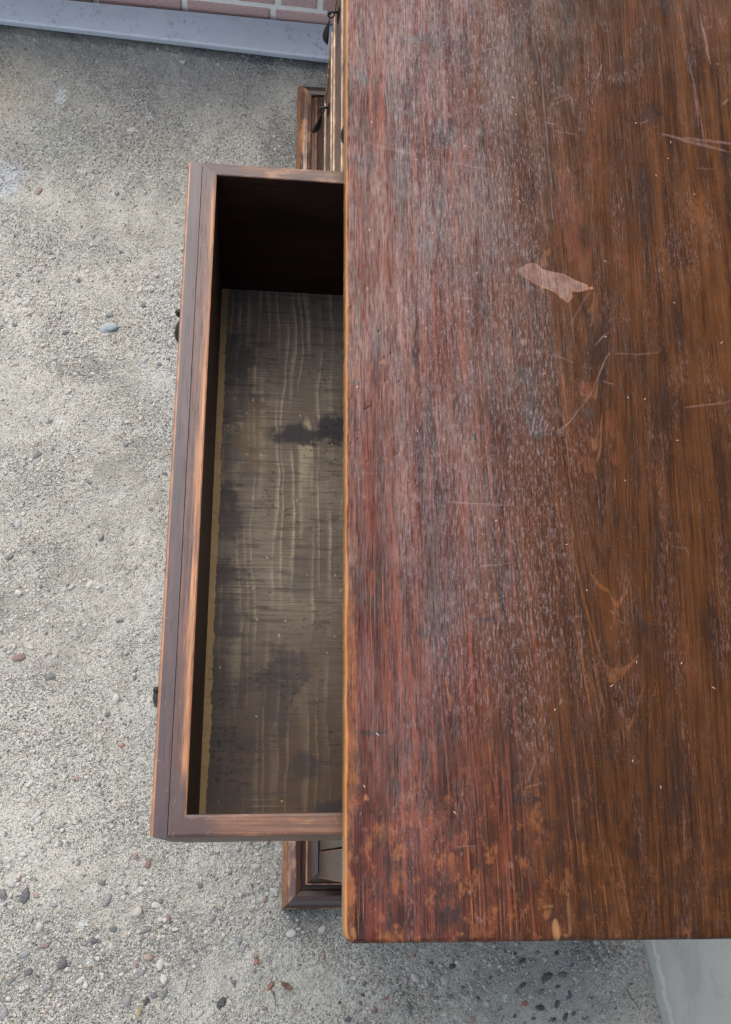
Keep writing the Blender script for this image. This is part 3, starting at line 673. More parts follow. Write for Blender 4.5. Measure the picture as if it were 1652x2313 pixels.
# ------------------------------------------------------------------ brick wall and ledge
wall = empty('brick_wall', (0, 1.6575, 0), math.radians(-2.2))
tag(wall, 'low pink brick wall with pale mortar behind the grey ledge', 'wall')
CH = .0535; JT = .0115
box('mortar_bed', (-1.6, 1.75, .0035, .11, -.01, .385), M_mortar, wall, bev=.003)
BR = {}
def brick(x0, x1, z0, z1):
    w = x1 - x0
    key = (round(w, 2), random.randrange(4))
    if key not in BR:
        bm = bmesh.new(); bm_box(bm, -w / 2, w / 2, 0, .10, -(z1 - z0) / 2, (z1 - z0) / 2)
        bmesh.ops.bevel(bm, geom=bm.edges[:], offset=.0022, segments=1, affect='EDGES')
        rs = np.random.default_rng(len(BR))
        for v in bm.verts: v.co += Vector(rs.uniform(-.0011, .0011, 3))
        me = to_mesh(bm, 'brick'); me.materials.append(M_brick); BR[key] = me
    o = bpy.data.objects.new('brick', BR[key]); COL.objects.link(o); o.parent = wall
    o.location = ((x0 + x1) / 2, random.uniform(-.0008, .0008), (z0 + z1) / 2)
for r in range(6):
    z0 = -.0025 + r * (CH + JT)
    header = r % 2 == 1
    pitch, ph = (.0825, -.0445) if header else (.1735, -.0535)
    k = -22
    while True:
        x0 = ph + k * pitch + JT / 2; x1 = x0 + pitch - JT; k += 1
        if x0 > 1.7: break
        if x1 < -1.55: continue
        brick(max(x0, -1.58), min(x1, 1.73), z0, z0 + CH)
box('coping', (-1.62, 1.77, -.012, .125, .385, .42), M_ledge, wall, bev=.004)

# ledge: a painted bar with a lip, lifted off the concrete
def make_ledge():
    bm = bmesh.new(); rows = []
    st = 40
    for k in range(st + 1):
        x = -1.45 + 3.1 * k / st
        yb = 1.6525 - .0240 * x - .001          # back, against the wall
        yf = 1.5732 - .0558 * x                  # front lip
        wv = (float(fbm(np.array(x * 12.), np.array(2.), 3, 3)) - .5) * .0016
        sec = [(yb, .010), (yb, .0325), (yf + .004, .0305 + wv), (yf + .0012, .0296 + wv), (yf, .0278 + wv), (yf, .0195 + wv), (yf + .002, .0185 + wv), (yf + .016, .0185), (yf + .016, .0), ]
        rows.append([bm.verts.new((x, y, z)) for y, z in sec])
    for a, b in zip(rows[:-1], rows[1:]):
        for i in range(len(a) - 1): bm.faces.new((a[i], a[i + 1], b[i + 1], b[i]))
    bm.faces.new(rows[0]); bm.faces.new(rows[-1])
    bmesh.ops.recalc_face_normals(bm, faces=bm.faces[:])
    o = link('painted_ledge', to_mesh(bm, 'painted_ledge'), M_ledge)
    tag(o, 'long grey painted ledge with crazed paint along the foot of the brick wall', 'ledge')
make_ledge()

# marks of wear on the top board, in metres on its plane
POLY = [('pale2', [[0.1734, 0.5695], [0.1805, 0.5758], [0.1895, 0.5755], [0.1952, 0.5699], [0.2012, 0.5686], [0.2131, 0.5668], [0.2219, 0.5623], [0.2276, 0.5585], [0.2343, 0.5572], [0.2347, 0.5522], [0.227, 0.5493], [0.2195, 0.5497], [0.2198, 0.5431], [0.215, 0.5382], [0.2093, 0.5425], [0.2043, 0.5472], [0.197, 0.55], [0.1883, 0.5545], [0.1811, 0.5591], [0.1753, 0.5629]], 0.8), ('orange', [[0.1928, 0.5745], [0.196, 0.5886], [0.2027, 0.5944], [0.2043, 0.5904], [0.1998, 0.584], [0.1963, 0.5725]], 0.8), ('orange', [[0.2093, 0.5433], [0.215, 0.5382], [0.2205, 0.5428], [0.2201, 0.548], [0.2178, 0.5463], [0.2144, 0.5411]], 0.7), ('orange', [[0.2168, 0.293], [0.222, 0.289], [0.2283, 0.279], [0.2332, 0.276], [0.2375, 0.266], [0.2441, 0.2722], [0.2526, 0.2887], [0.255, 0.2919], [0.2483, 0.2743], [0.239, 0.2596], [0.2351, 0.2619], [0.2318, 0.2719], [0.225, 0.2758], [0.2205, 0.2829]], 0.9), ('orange', [[0.2231, 0.2166], [0.2292, 0.2134], [0.2371, 0.2126], [0.2443, 0.2156], [0.2531, 0.2245], [0.2539, 0.2216], [0.2439, 0.2107], [0.2384, 0.2039], [0.23, 0.1986], [0.2262, 0.2009], [0.2239, 0.2085]], 0.9), ('orange', [[0.2362, 0.1668], [0.2426, 0.1725], [0.2442, 0.1688], [0.2386, 0.1603], [0.2366, 0.1594]], 0.7)]
BLOB = [('dark', 0.2015, 0.5566, 0.0018, 0.002, 1.0, 0.3, 0), ('pale2', 0.2379, 0.554, 0.0024, 0.0017, 0.5, 0.5, 0), ('grey', 0.1751, 0.4622, 0.0088, 0.0157, 0.9, 0.35, 0), ('grey', 0.1779, 0.4331, 0.0108, 0.0185, 1.0, 0.35, 0), ('grey', 0.1803, 0.412, 0.01, 0.0083, 0.8, 0.5, 0), ('red', 0.2251, 0.4497, 0.0073, 0.0078, 0.9, 0.4, 0), ('red', 0.2457, 0.4237, 0.0058, 0.0138, 0.8, 0.4, 0), ('red', 0.2228, 0.3867, 0.0085, 0.009, 0.9, 0.5, 0), ('red', 0.2473, 0.3906, 0.0058, 0.0105, 0.8, 0.5, 0), ('red', 0.2216, 0.6038, 0.0093, 0.0314, 0.7, 0.7, 0), ('grey', 0.2243, 0.4274, 0.0116, 0.0185, 0.45, 0.6, 0), ('pale', 0.1727, 0.4976, 0.0051, 0.004, 0.6, 0.5, 0), ('dark', 0.1286, 0.2483, 0.0114, 0.0025, 1.0, 0.45, 0), ('dark', 0.0785, 0.2372, 0.0062, 0.0043, 0.9, 0.45, 0), ('dark', 0.0386, 0.1606, 0.013, 0.0025, 1.0, 0.45, 0), ('dark', 0.0945, 0.2191, 0.0062, 0.0027, 0.7, 0.45, 0), ('dark', 0.0648, 0.1672, 0.0066, 0.0046, 0.6, 0.45, 0), ('dark', 0.1512, 0.1144, 0.0151, 0.0039, 0.6, 0.45, 0), ('dark', 0.0645, 0.1472, 0.0046, 0.0109, 0.6, 0.45, 0), ('haze', 0.1465, 0.2964, 0.0101, 0.0269, 0.6, 0.6, 0), ('haze', 0.1539, 0.2425, 0.0158, 0.0118, 0.4, 0.8, 0), ('haze', 0.1774, 0.2718, 0.004, 0.0044, 0.7, 0.5, 0), ('haze', 0.1543, 0.2713, 0.005, 0.0036, 0.6, 0.5, 0), ('orange', 0.0504, 0.0867, 0.0093, 0.0125, 0.75, 0.7, 0), ('orange', 0.0565, 0.0538, 0.0076, 0.0122, 0.6, 0.7, 0), ('orange', 0.0981, 0.0617, 0.0105, 0.0114, 0.55, 0.7, 0), ('orange', 0.0806, 0.0628, 0.0066, 0.0083, 0.45, 0.7, 0), ('orange', 0.0439, 0.0919, 0.0044, 0.0042, 0.6, 0.7, 0), ('orange', 0.0695, 0.0517, 0.0043, 0.0061, 0.5, 0.7, 0), ('orange', 0.0571, 0.0208, 0.0075, 0.0059, 0.45, 0.7, 0), ('orange', 0.1021, 0.0164, 0.0076, 0.0024, 0.5, 0.7, 0), ('red', 0.0771, 0.0982, 0.0255, 0.0148, 0.8, 0.6, 0), ('red', 0.1011, 0.0855, 0.0145, 0.0127, 0.7, 0.6, 0), ('red', 0.081, 0.0773, 0.0132, 0.0167, 0.6, 0.6, 0), ('red', 0.1626, 0.0854, 0.0068, 0.0117, 0.6, 0.6, 0), ('red', 0.0549, 0.095, 0.0132, 0.0105, 0.6, 0.6, 0), ('dark', 0.096, 0.0284, 0.013, 0.013, 0.7, 0.6, 0), ('dark', 0.1539, 0.1118, 0.0171, 0.0039, 0.9, 0.6, 0), ('dark', 0.0956, 0.0856, 0.0066, 0.0094, 0.5, 0.6, 0), ('dark', 0.0469, 0.0671, 0.0055, 0.0051, 0.6, 0.6, 0), ('dark', 0.061, 0.065, 0.0033, 0.0061, 0.6, 0.6, 0), ('dark', 0.091, 0.0424, 0.0065, 0.0112, 0.5, 0.6, 0), ('dark', 0.036, 0.0509, 0.0075, 0.0183, 0.45, 0.6, 0), ('dark', 0.0363, 0.1045, 0.0066, 0.0148, 0.5, 0.6, 0), ('dark', 0.0575, 0.1204, 0.0089, 0.0086, 0.5, 0.6, 0), ('chip', 0.0241, 0.0182, 0.0034, 0.0057, 1.0, 0.25, 0), ('chip', 0.0427, 0.0148, 0.0021, 0.0034, 0.8, 0.3, 0), ('chip', 0.1027, 0.0175, 0.0017, 0.0016, 0.8, 0.4, 0), ('chip', 0.1662, 0.0287, 0.0042, 0.0053, 0.6, 0.4, 0), ('chip', 0.168, 0.0351, 0.0058, 0.0014, 0.9, 0.3, 0), ('chip', 0.18, 0.0145, 0.0033, 0.0026, 0.7, 0.4, 0), ('pale', 0.1411, 0.0644, 0.0023, 0.0029, 0.7, 0.4, 0), ('pale', 0.1091, 0.0459, 0.0016, 0.0022, 0.8, 0.4, 0), ('pale', 0.1641, 0.0441, 0.0009, 0.0009, 1.0, 0.4, 0), ('pale', 0.1045, 0.072, 0.0011, 0.0015, 0.9, 0.4, 0), ('pale', 0.0291, 0.1008, 0.0008, 0.0007, 1.0, 0.4, 0), ('pale', 0.115, 0.1056, 0.0009, 0.0006, 1.0, 0.4, 0), ('haze', 0.2228, 0.764, 0.0132, 0.01, 0.7, 0.8, 0), ('haze', 0.2184, 0.8476, 0.0172, 0.0075, 0.5, 0.8, 0), ('haze', 0.2747, 0.784, 0.0221, 0.0175, 0.4, 0.8, 0), ('haze', 0.2351, 0.8417, 0.0371, 0.015, 0.35, 0.8, 0), ('haze', 0.2752, 0.8514, 0.0225, 0.0182, 0.35, 0.8, 0), ('haze', 0.1971, 0.7298, 0.0083, 0.0167, 0.5, 0.8, 0), ('haze', 0.2268, 0.6804, 0.007, 0.0136, 0.3, 0.8, 0), ('haze', 0.1939, 0.8014, 0.0049, 0.0088, 0.5, 0.8, 0), ('haze', 0.1711, 0.7752, 0.0143, 0.0345, 0.45, 0.8, 0), ('haze', 0.2143, 0.7423, 0.0072, 0.0084, 0.5, 0.8, 0), ('haze', 0.3944, 0.8657, 0.0154, 0.0154, 0.2, 0.8, 0), ('dark', 0.0898, 0.8151, 0.0225, 0.0081, 0.7, 0.6, 0), ('dark', 0.0333, 0.7634, 0.0207, 0.0139, 0.7, 0.6, 0), ('dark', 0.0527, 0.7456, 0.0073, 0.0208, 0.7, 0.6, 0), ('dark', 0.1094, 0.7147, 0.0162, 0.0191, 0.7, 0.6, 0), ('dark', 0.1411, 0.8566, 0.0085, 0.024, 0.5, 0.6, 0), ('dark', 0.3084, 0.7401, 0.017, 0.0227, 0.6, 0.6, 0), ('dark', 0.0352, 0.6717, 0.0179, 0.0131, 0.6, 0.6, 0), ('dark', 0.0791, 0.7478, 0.0139, 0.0279, 0.5, 0.6, 0), ('dark', 0.1012, 0.622, 0.0123, 0.0388, 0.55, 0.6, 0), ('dark', 0.1381, 0.6529, 0.0069, 0.0158, 0.5, 0.6, 0), ('dark', 0.0868, 0.7848, 0.007, 0.02, 0.5, 0.6, 0), ('dark', 0.1319, 0.7328, 0.0093, 0.0111, 0.4, 0.6, 0), ('dark', 0.0294, 0.5748, 0.0108, 0.0098, 0.4, 0.6, 0), ('red', 0.0719, 0.7253, 0.0114, 0.0164, 0.45, 0.7, 0), ('red', 0.1282, 0.6918, 0.0092, 0.0244, 0.5, 0.7, 0), ('red', 0.1182, 0.6646, 0.0045, 0.0159, 0.5, 0.7, 0), ('red', 0.0417, 0.6435, 0.0089, 0.026, 0.35, 0.7, 0), ('red', 0.0811, 0.613, 0.0066, 0.0153, 0.4, 0.7, 0), ('red', 0.0613, 0.7911, 0.0058, 0.0114, 0.5, 0.7, 0), ('red', 0.0305, 0.5773, 0.0108, 0.0124, 0.4, 0.7, 0), ('red', 0.2198, 0.6455, 0.0209, 0.07, 0.65, 0.8, 0), ('orange', 0.3501, 0.6333, 0.009, 0.0457, 0.55, 0.8, 0), ('orange', 0.3517, 0.7032, 0.0072, 0.0336, 0.25, 0.8, 0), ('dark', 0.0759, 0.4779, 0.0027, 0.0115, 0.95, 0.45, 0), ('dark', 0.0635, 0.4762, 0.0022, 0.007, 0.8, 0.45, 0), ('dark', 0.0248, 0.4513, 0.0066, 0.0024, 0.8, 0.45, 0), ('dark', 0.1319, 0.4795, 0.0064, 0.0052, 0.5, 0.45, 0), ('dark', 0.1076, 0.5077, 0.0037, 0.003, 0.6, 0.45, 0), ('dark', 0.125, 0.4065, 0.0052, 0.0033, 0.7, 0.45, 0), ('dark', 0.1317, 0.5284, 0.0027, 0.012, 0.6, 0.45, 0), ('dark', 0.0767, 0.3853, 0.0028, 0.0357, 0.35, 0.45, 0), ('dark', 0.099, 0.4263, 0.0041, 0.0044, 0.5, 0.45, 0), ('dark', 0.0227, 0.4319, 0.0031, 0.0165, 0.5, 0.45, 0), ('dark', 0.0287, 0.3698, 0.0039, 0.0085, 0.5, 0.45, 0), ('orange', 0.0359, 0.5403, 0.0021, 0.0031, 0.8, 0.7, 0), ('orange', 0.0305, 0.4871, 0.0027, 0.0068, 0.7, 0.7, 0), ('orange', 0.0495, 0.4715, 0.0072, 0.0032, 0.7, 0.7, 0), ('orange', 0.0269, 0.5076, 0.0026, 0.0023, 0.6, 0.7, 0), ('orange', 0.0353, 0.5255, 0.0016, 0.0059, 0.6, 0.7, 0), ('orange', 0.0347, 0.4987, 0.0015, 0.0029, 0.6, 0.7, 0), ('orange', 0.0248, 0.4619, 0.0036, 0.0101, 0.45, 0.7, 0), ('orange', 0.0926, 0.4983, 0.0052, 0.0034, 0.5, 0.7, 0), ('orange', 0.0488, 0.5087, 0.0041, 0.0129, 0.35, 0.7, 0), ('orange', 0.1753, 0.499, 0.0054, 0.0058, 0.6, 0.7, 0), ('orange', 0.1471, 0.4883, 0.0064, 0.0029, 0.5, 0.7, 0), ('orange', 0.0898, 0.3858, 0.0041, 0.0064, 0.5, 0.7, 0), ('orange', 0.0325, 0.3501, 0.0025, 0.0032, 0.7, 0.7, 0), ('orange', 0.0217, 0.3591, 0.004, 0.0126, 0.5, 0.7, 0), ('orange', 0.1741, 0.5367, 0.0065, 0.0304, 0.4, 0.7, 0), ('dent', 0.0227, 0.5227, 0.0015, 0.0024, 1.0, 0.4, 0), ('dent', 0.0563, 0.4801, 0.0014, 0.0023, 1.0, 0.4, 0), ('dent', 0.0507, 0.476, 0.0015, 0.0023, 1.0, 0.4, 0), ('dent', 0.0282, 0.4001, 0.0014, 0.0021, 1.0, 0.4, 0), ('dent', 0.0615, 0.3885, 0.0014, 0.0021, 1.0, 0.4, 0), ('dent', 0.0354, 0.3796, 0.0014, 0.0021, 1.0, 0.4, 0), ('dent', 0.0513, 0.4536, 0.0015, 0.0023, 1.0, 0.4, 0), ('dent', 0.0631, 0.4542, 0.0015, 0.0022, 1.0, 0.4, 0), ('dent', 0.0217, 0.395, 0.0014, 0.0021, 1.0, 0.4, 0), ('dent', 0.0461, 0.5005, 0.0014, 0.0023, 1.0, 0.4, 0), ('dent', 0.0753, 0.3646, 0.0014, 0.0021, 1.0, 0.4, 0)]
STROKE = [('pale', [[0.1802, 0.432], [0.1763, 0.4126]], 0.0007, 1.0), ('pale', [[0.1859, 0.4273], [0.1834, 0.4174]], 0.0007, 1.0), ('pale', [[0.1898, 0.4199], [0.1874, 0.413]], 0.0007, 1.0), ('pale', [[0.2508, 0.5107], [0.2439, 0.5044], [0.2374, 0.4971]], 0.0006, 0.8), ('pale', [[0.2502, 0.491], [0.2443, 0.4804], [0.2381, 0.4667], [0.2328, 0.4547], [0.223, 0.4404], [0.2072, 0.4209], [0.1974, 0.4127]], 0.0007, 0.8), ('pale', [[0.2415, 0.4629], [0.2515, 0.4598]], 0.0006, 0.7), ('pale', [[0.1946, 0.4851], [0.202, 0.4852], [0.2162, 0.4791]], 0.0007, 0.55), ('pale', [[0.2555, 0.4905], [0.2747, 0.4894], [0.296, 0.4933]], 0.0007, 0.5), ('pale', [[0.3131, 0.4403], [0.3563, 0.4484]], 0.0008, 0.7), ('pale', [[0.2157, 0.515], [0.2259, 0.5335], [0.2397, 0.5575]], 0.001, 0.35), ('orange', [[0.202, 0.2493], [0.2046, 0.2296], [0.2069, 0.2064], [0.2097, 0.1779]], 0.0011, 0.9), ('orange', [[0.2136, 0.2435], [0.2157, 0.2181], [0.2179, 0.195], [0.2207, 0.1798]], 0.0011, 0.9), ('orange', [[0.1845, 0.3243], [0.189, 0.2975], [0.1918, 0.2771]], 0.0011, 0.8), ('orange', [[0.2005, 0.3185], [0.207, 0.2938], [0.2113, 0.2675], [0.2171, 0.2377], [0.2242, 0.2124]], 0.0012, 0.9), ('orange', [[0.1642, 0.2887], [0.1665, 0.2565], [0.167, 0.229]], 0.0014, 0.8), ('orange', [[0.1875, 0.273], [0.1909, 0.2333], [0.1915, 0.2119]], 0.001, 0.7), ('orange', [[0.1214, 0.2937], [0.1271, 0.2617], [0.1287, 0.2518]], 0.0012, 0.7), ('orange', [[0.1385, 0.2719], [0.1406, 0.2442]], 0.0012, 0.8), ('orange', [[0.1253, 0.2264], [0.1278, 0.1808], [0.1294, 0.1295], [0.1325, 0.1152]], 0.0009, 0.8), ('orange', [[0.1306, 0.1567], [0.1336, 0.1188]], 0.0008, 0.7), ('orange', [[0.256, 0.2012], [0.2434, 0.1706], [0.2367, 0.1612]], 0.0014, 0.6), ('orange', [[0.2636, 0.1975], [0.2568, 0.167], [0.2532, 0.1483]], 0.0012, 0.5), ('orange', [[0.2645, 0.2952], [0.2649, 0.2545], [0.2612, 0.2246]], 0.003, 0.4), ('orange', [[0.2754, 0.279], [0.2701, 0.2446]], 0.003, 0.4), ('orange', [[0.2976, 0.2551], [0.2913, 0.2133]], 0.0025, 0.35), ('orange', [[0.2807, 0.2289], [0.2756, 0.1976]], 0.002, 0.3), ('orange', [[0.096, 0.203], [0.099, 0.1768]], 0.0016, 0.8), ('orange', [[0.1161, 0.2575], [0.1168, 0.2224]], 0.001, 0.6), ('orange', [[0.271, 0.1709], [0.2644, 0.1429]], 0.0012, 0.4), ('orange', [[0.2825, 0.1672], [0.2843, 0.156]], 0.0014, 0.6), ('red', [[0.0497, 0.2444], [0.0506, 0.1986], [0.0524, 0.1471]], 0.0028, 0.9), ('red', [[0.0584, 0.3166], [0.0609, 0.2544], [0.0603, 0.1764]], 0.0022, 0.8), ('red', [[0.0687, 0.2844], [0.0739, 0.2469]], 0.0022, 0.8), ('red', [[0.0756, 0.2845], [0.0768, 0.245]], 0.002, 0.7), ('red', [[0.0667, 0.2216], [0.0706, 0.1728]], 0.004, 0.9), ('red', [[0.0701, 0.1709], [0.071, 0.1472], [0.0697, 0.1293]], 0.0035, 1.0), ('red', [[0.0951, 0.275], [0.0953, 0.2492]], 0.0022, 0.7), ('red', [[0.1029, 0.2731], [0.1028, 0.2513]], 0.002, 0.7), ('red', [[0.0394, 0.2857], [0.0389, 0.2678]], 0.004, 0.9), ('red', [[0.0423, 0.1561], [0.0438, 0.115]], 0.0022, 0.8), ('red', [[0.1988, 0.174], [0.1982, 0.1609]], 0.0022, 0.6), ('red', [[0.0815, 0.1564], [0.0848, 0.1383]], 0.003, 0.7), ('red', [[0.1088, 0.1843], [0.1088, 0.1294]], 0.0018, 0.5), ('red', [[0.0777, 0.199], [0.0802, 0.1655]], 0.002, 0.6), ('pale', [[0.1264, 0.2934], [0.1355, 0.2949]], 0.0008, 0.9), ('pale', [[0.196, 0.3059], [0.1979, 0.3032]], 0.001, 1.0), ('pale', [[0.1876, 0.1874], [0.1854, 0.1829]], 0.0008, 0.9), ('pale', [[0.2324, 0.2582], [0.235, 0.2555]], 0.001, 0.8), ('pale', [[0.2, 0.2492], [0.2032, 0.2533], [0.2069, 0.2533]], 0.0009, 0.7), ('pale', [[0.2392, 0.25], [0.243, 0.2477]], 0.0007, 0.7), ('pale', [[0.2882, 0.3146], [0.3016, 0.3133], [0.303, 0.3066]], 0.0006, 0.5), ('dark', [[0.0719, 0.1436], [0.0847, 0.1338]], 0.0008, 0.8), ('dark', [[0.1283, 0.1715], [0.1288, 0.1512]], 0.0008, 0.8), ('dark', [[0.0833, 0.1934], [0.0936, 0.186]], 0.0007, 0.7), ('chip', [[0.1724, 0.0246], [0.1728, 0.0181], [0.1732, 0.0121]], 0.004, 1.0), ('chip', [[0.183, 0.0438], [0.183, 0.0155]], 0.0015, 0.4), ('chip', [[0.0319, 0.1108], [0.0325, 0.114], [0.0343, 0.111]], 0.0012, 0.9), ('pale', [[0.1125, 0.0322], [0.116, 0.0242]], 0.0006, 0.7), ('pale', [[0.12, 0.0311], [0.1181, 0.0242]], 0.0006, 0.7), ('pale', [[0.1145, 0.0292], [0.1197, 0.0231]], 0.0006, 0.7), ('pale', [[0.1403, 0.0533], [0.1432, 0.0461]], 0.0006, 0.7), ('pale', [[0.0986, 0.0772], [0.1153, 0.0782]], 0.0006, 0.7), ('pale', [[0.1543, 0.1196], [0.1682, 0.124]], 0.0006, 0.7), ('pale', [[0.1569, 0.125], [0.1634, 0.1404]], 0.0006, 0.7), ('dark', [[0.0663, 0.1172], [0.0886, 0.1152], [0.0975, 0.112]], 0.0008, 0.8), ('dark', [[0.0746, 0.141], [0.0846, 0.1335]], 0.0008, 0.8), ('dark', [[0.0547, 0.0773], [0.0624, 0.0825]], 0.0008, 0.8), ('pale', [[0.3741, 0.8729], [0.3753, 0.8488], [0.3782, 0.8119]], 0.0013, 0.9), ('pale', [[0.2672, 0.8027], [0.264, 0.7917], [0.2602, 0.7842]], 0.0012, 0.8), ('pale', [[0.3215, 0.7252], [0.3462, 0.7194], [0.3815, 0.711]], 0.002, 0.75), ('pale', [[0.3417, 0.7232], [0.3632, 0.7207], [0.3883, 0.7198]], 0.0022, 0.75), ('pale', [[0.3273, 0.7234], [0.3577, 0.7147], [0.3862, 0.71]], 0.0009, 0.7), ('pale', [[0.2065, 0.7306], [0.2158, 0.728]], 0.0012, 0.8), ('pale', [[0.2154, 0.7208], [0.2352, 0.7185]], 0.001, 0.6), ('pale', [[0.2164, 0.7564], [0.2312, 0.7638]], 0.0009, 0.6), ('pale', [[0.2185, 0.7524], [0.2321, 0.7605]], 0.0009, 0.5), ('pale', [[0.0353, 0.6933], [0.0533, 0.6902], [0.0814, 0.6843]], 0.0018, 0.5), ('pale', [[0.042, 0.6906], [0.0757, 0.6847]], 0.001, 0.5), ('pale', [[0.1163, 0.6782], [0.1344, 0.675], [0.1508, 0.673]], 0.0014, 0.6), ('pale', [[0.2996, 0.7352], [0.3084, 0.7401]], 0.001, 0.5), ('pale', [[0.3583, 0.7883], [0.3577, 0.737]], 0.001, 0.8), ('pale', [[0.3502, 0.6895], [0.3682, 0.6894]], 0.0008, 0.5), ('pale', [[0.2532, 0.6904], [0.2568, 0.6921]], 0.0007, 0.4), ('pale', [[0.1488, 0.8075], [0.1658, 0.8148]], 0.0009, 0.5), ('pale', [[0.1339, 0.789], [0.1485, 0.8003]], 0.0009, 0.4), ('pale', [[0.3853, 0.7647], [0.3916, 0.7724]], 0.001, 0.7), ('pale', [[0.2333, 0.7606], [0.2344, 0.7411]], 0.0012, 0.5), ('pale', [[0.1993, 0.8562], [0.201, 0.8209], [0.2039, 0.7865]], 0.0006, 0.45), ('pale', [[0.3518, 0.883], [0.3551, 0.829], [0.3595, 0.7769], [0.3623, 0.7123]], 0.0006, 0.55), ('dark', [[0.2046, 0.7866], [0.205, 0.7443], [0.2061, 0.6923], [0.2059, 0.6238], [0.2041, 0.5755]], 0.0009, 0.9), ('pale', [[0.2056, 0.7867], [0.2057, 0.7444], [0.2071, 0.6924], [0.2068, 0.6239]], 0.0005, 0.6), ('red', [[0.1166, 0.6488], [0.1158, 0.6102], [0.1208, 0.5729]], 0.003, 0.6), ('red', [[0.1282, 0.6263], [0.1287, 0.5909]], 0.002, 0.6), ('red', [[0.1688, 0.6291], [0.1716, 0.5961]], 0.003, 0.4), ('red', [[0.1971, 0.689], [0.1984, 0.613]], 0.0016, 0.7), ('red', [[0.2162, 0.6245], [0.2113, 0.5834]], 0.002, 0.5), ('red', [[0.0655, 0.5449], [0.0656, 0.5166], [0.0667, 0.4843]], 0.0028, 0.9), ('red', [[0.0742, 0.4687], [0.0748, 0.443]], 0.003, 0.9), ('red', [[0.0869, 0.5014], [0.086, 0.4625]], 0.0014, 0.6), ('red', [[0.0956, 0.4949], [0.0947, 0.4573], [0.0951, 0.413], [0.0969, 0.3861], [0.097, 0.3543]], 0.0016, 0.75), ('red', [[0.1294, 0.4532], [0.1299, 0.4133], [0.1318, 0.382]], 0.0018, 0.75), ('red', [[0.1196, 0.4107], [0.1209, 0.3762]], 0.0018, 0.6), ('red', [[0.1588, 0.4889], [0.1574, 0.4376]], 0.0012, 0.6), ('red', [[0.1428, 0.4881], [0.143, 0.4674]], 0.0016, 0.6), ('red', [[0.0645, 0.4063], [0.0663, 0.3638], [0.0677, 0.3276]], 0.003, 0.8), ('red', [[0.0806, 0.4288], [0.0808, 0.4124]], 0.0014, 0.5), ('red', [[0.1172, 0.464], [0.1168, 0.4193]], 0.0012, 0.5), ('red', [[0.1034, 0.3992], [0.1027, 0.3441]], 0.0012, 0.5), ('red', [[0.0515, 0.3685], [0.053, 0.3322]], 0.004, 0.5), ('red', [[0.0807, 0.4816], [0.0809, 0.4399]], 0.0014, 0.4), ('red', [[0.0512, 0.5477], [0.0515, 0.5159]], 0.0012, 0.4), ('red', [[0.0576, 0.4612], [0.0578, 0.4356]], 0.0018, 0.4), ('red', [[0.0307, 0.3943], [0.0316, 0.3626]], 0.002, 0.5), ('red', [[0.1239, 0.5519], [0.1235, 0.5244]], 0.002, 0.5), ('pale', [[0.1202, 0.5371], [0.1293, 0.5372]], 0.001, 0.9), ('pale', [[0.1033, 0.3472], [0.1188, 0.3461], [0.152, 0.3456]], 0.0007, 0.8), ('pale', [[0.1259, 0.5151], [0.137, 0.5264]], 0.0006, 0.6), ('pale', [[0.1406, 0.4594], [0.1482, 0.4654]], 0.0006, 0.5), ('pale', [[0.0697, 0.3861], [0.0789, 0.3918]], 0.0007, 0.5), ('pale', [[0.0277, 0.3729], [0.0356, 0.3701], [0.0475, 0.3705]], 0.0006, 0.5), ('dent', [[0.0338, 0.4271], [0.0384, 0.4301]], 0.0012, 1.0)]
# ------------------------------------------------------------------ the chest
chest = empty('chest_of_drawers', (0, 0, 0))
tag(chest, 'dark worn wooden chest with an open empty drawer standing on rough concrete', 'chest')
H = .9127
TX0, TX1, TY0, TY1 = .0170, .520, .0114, 1.513

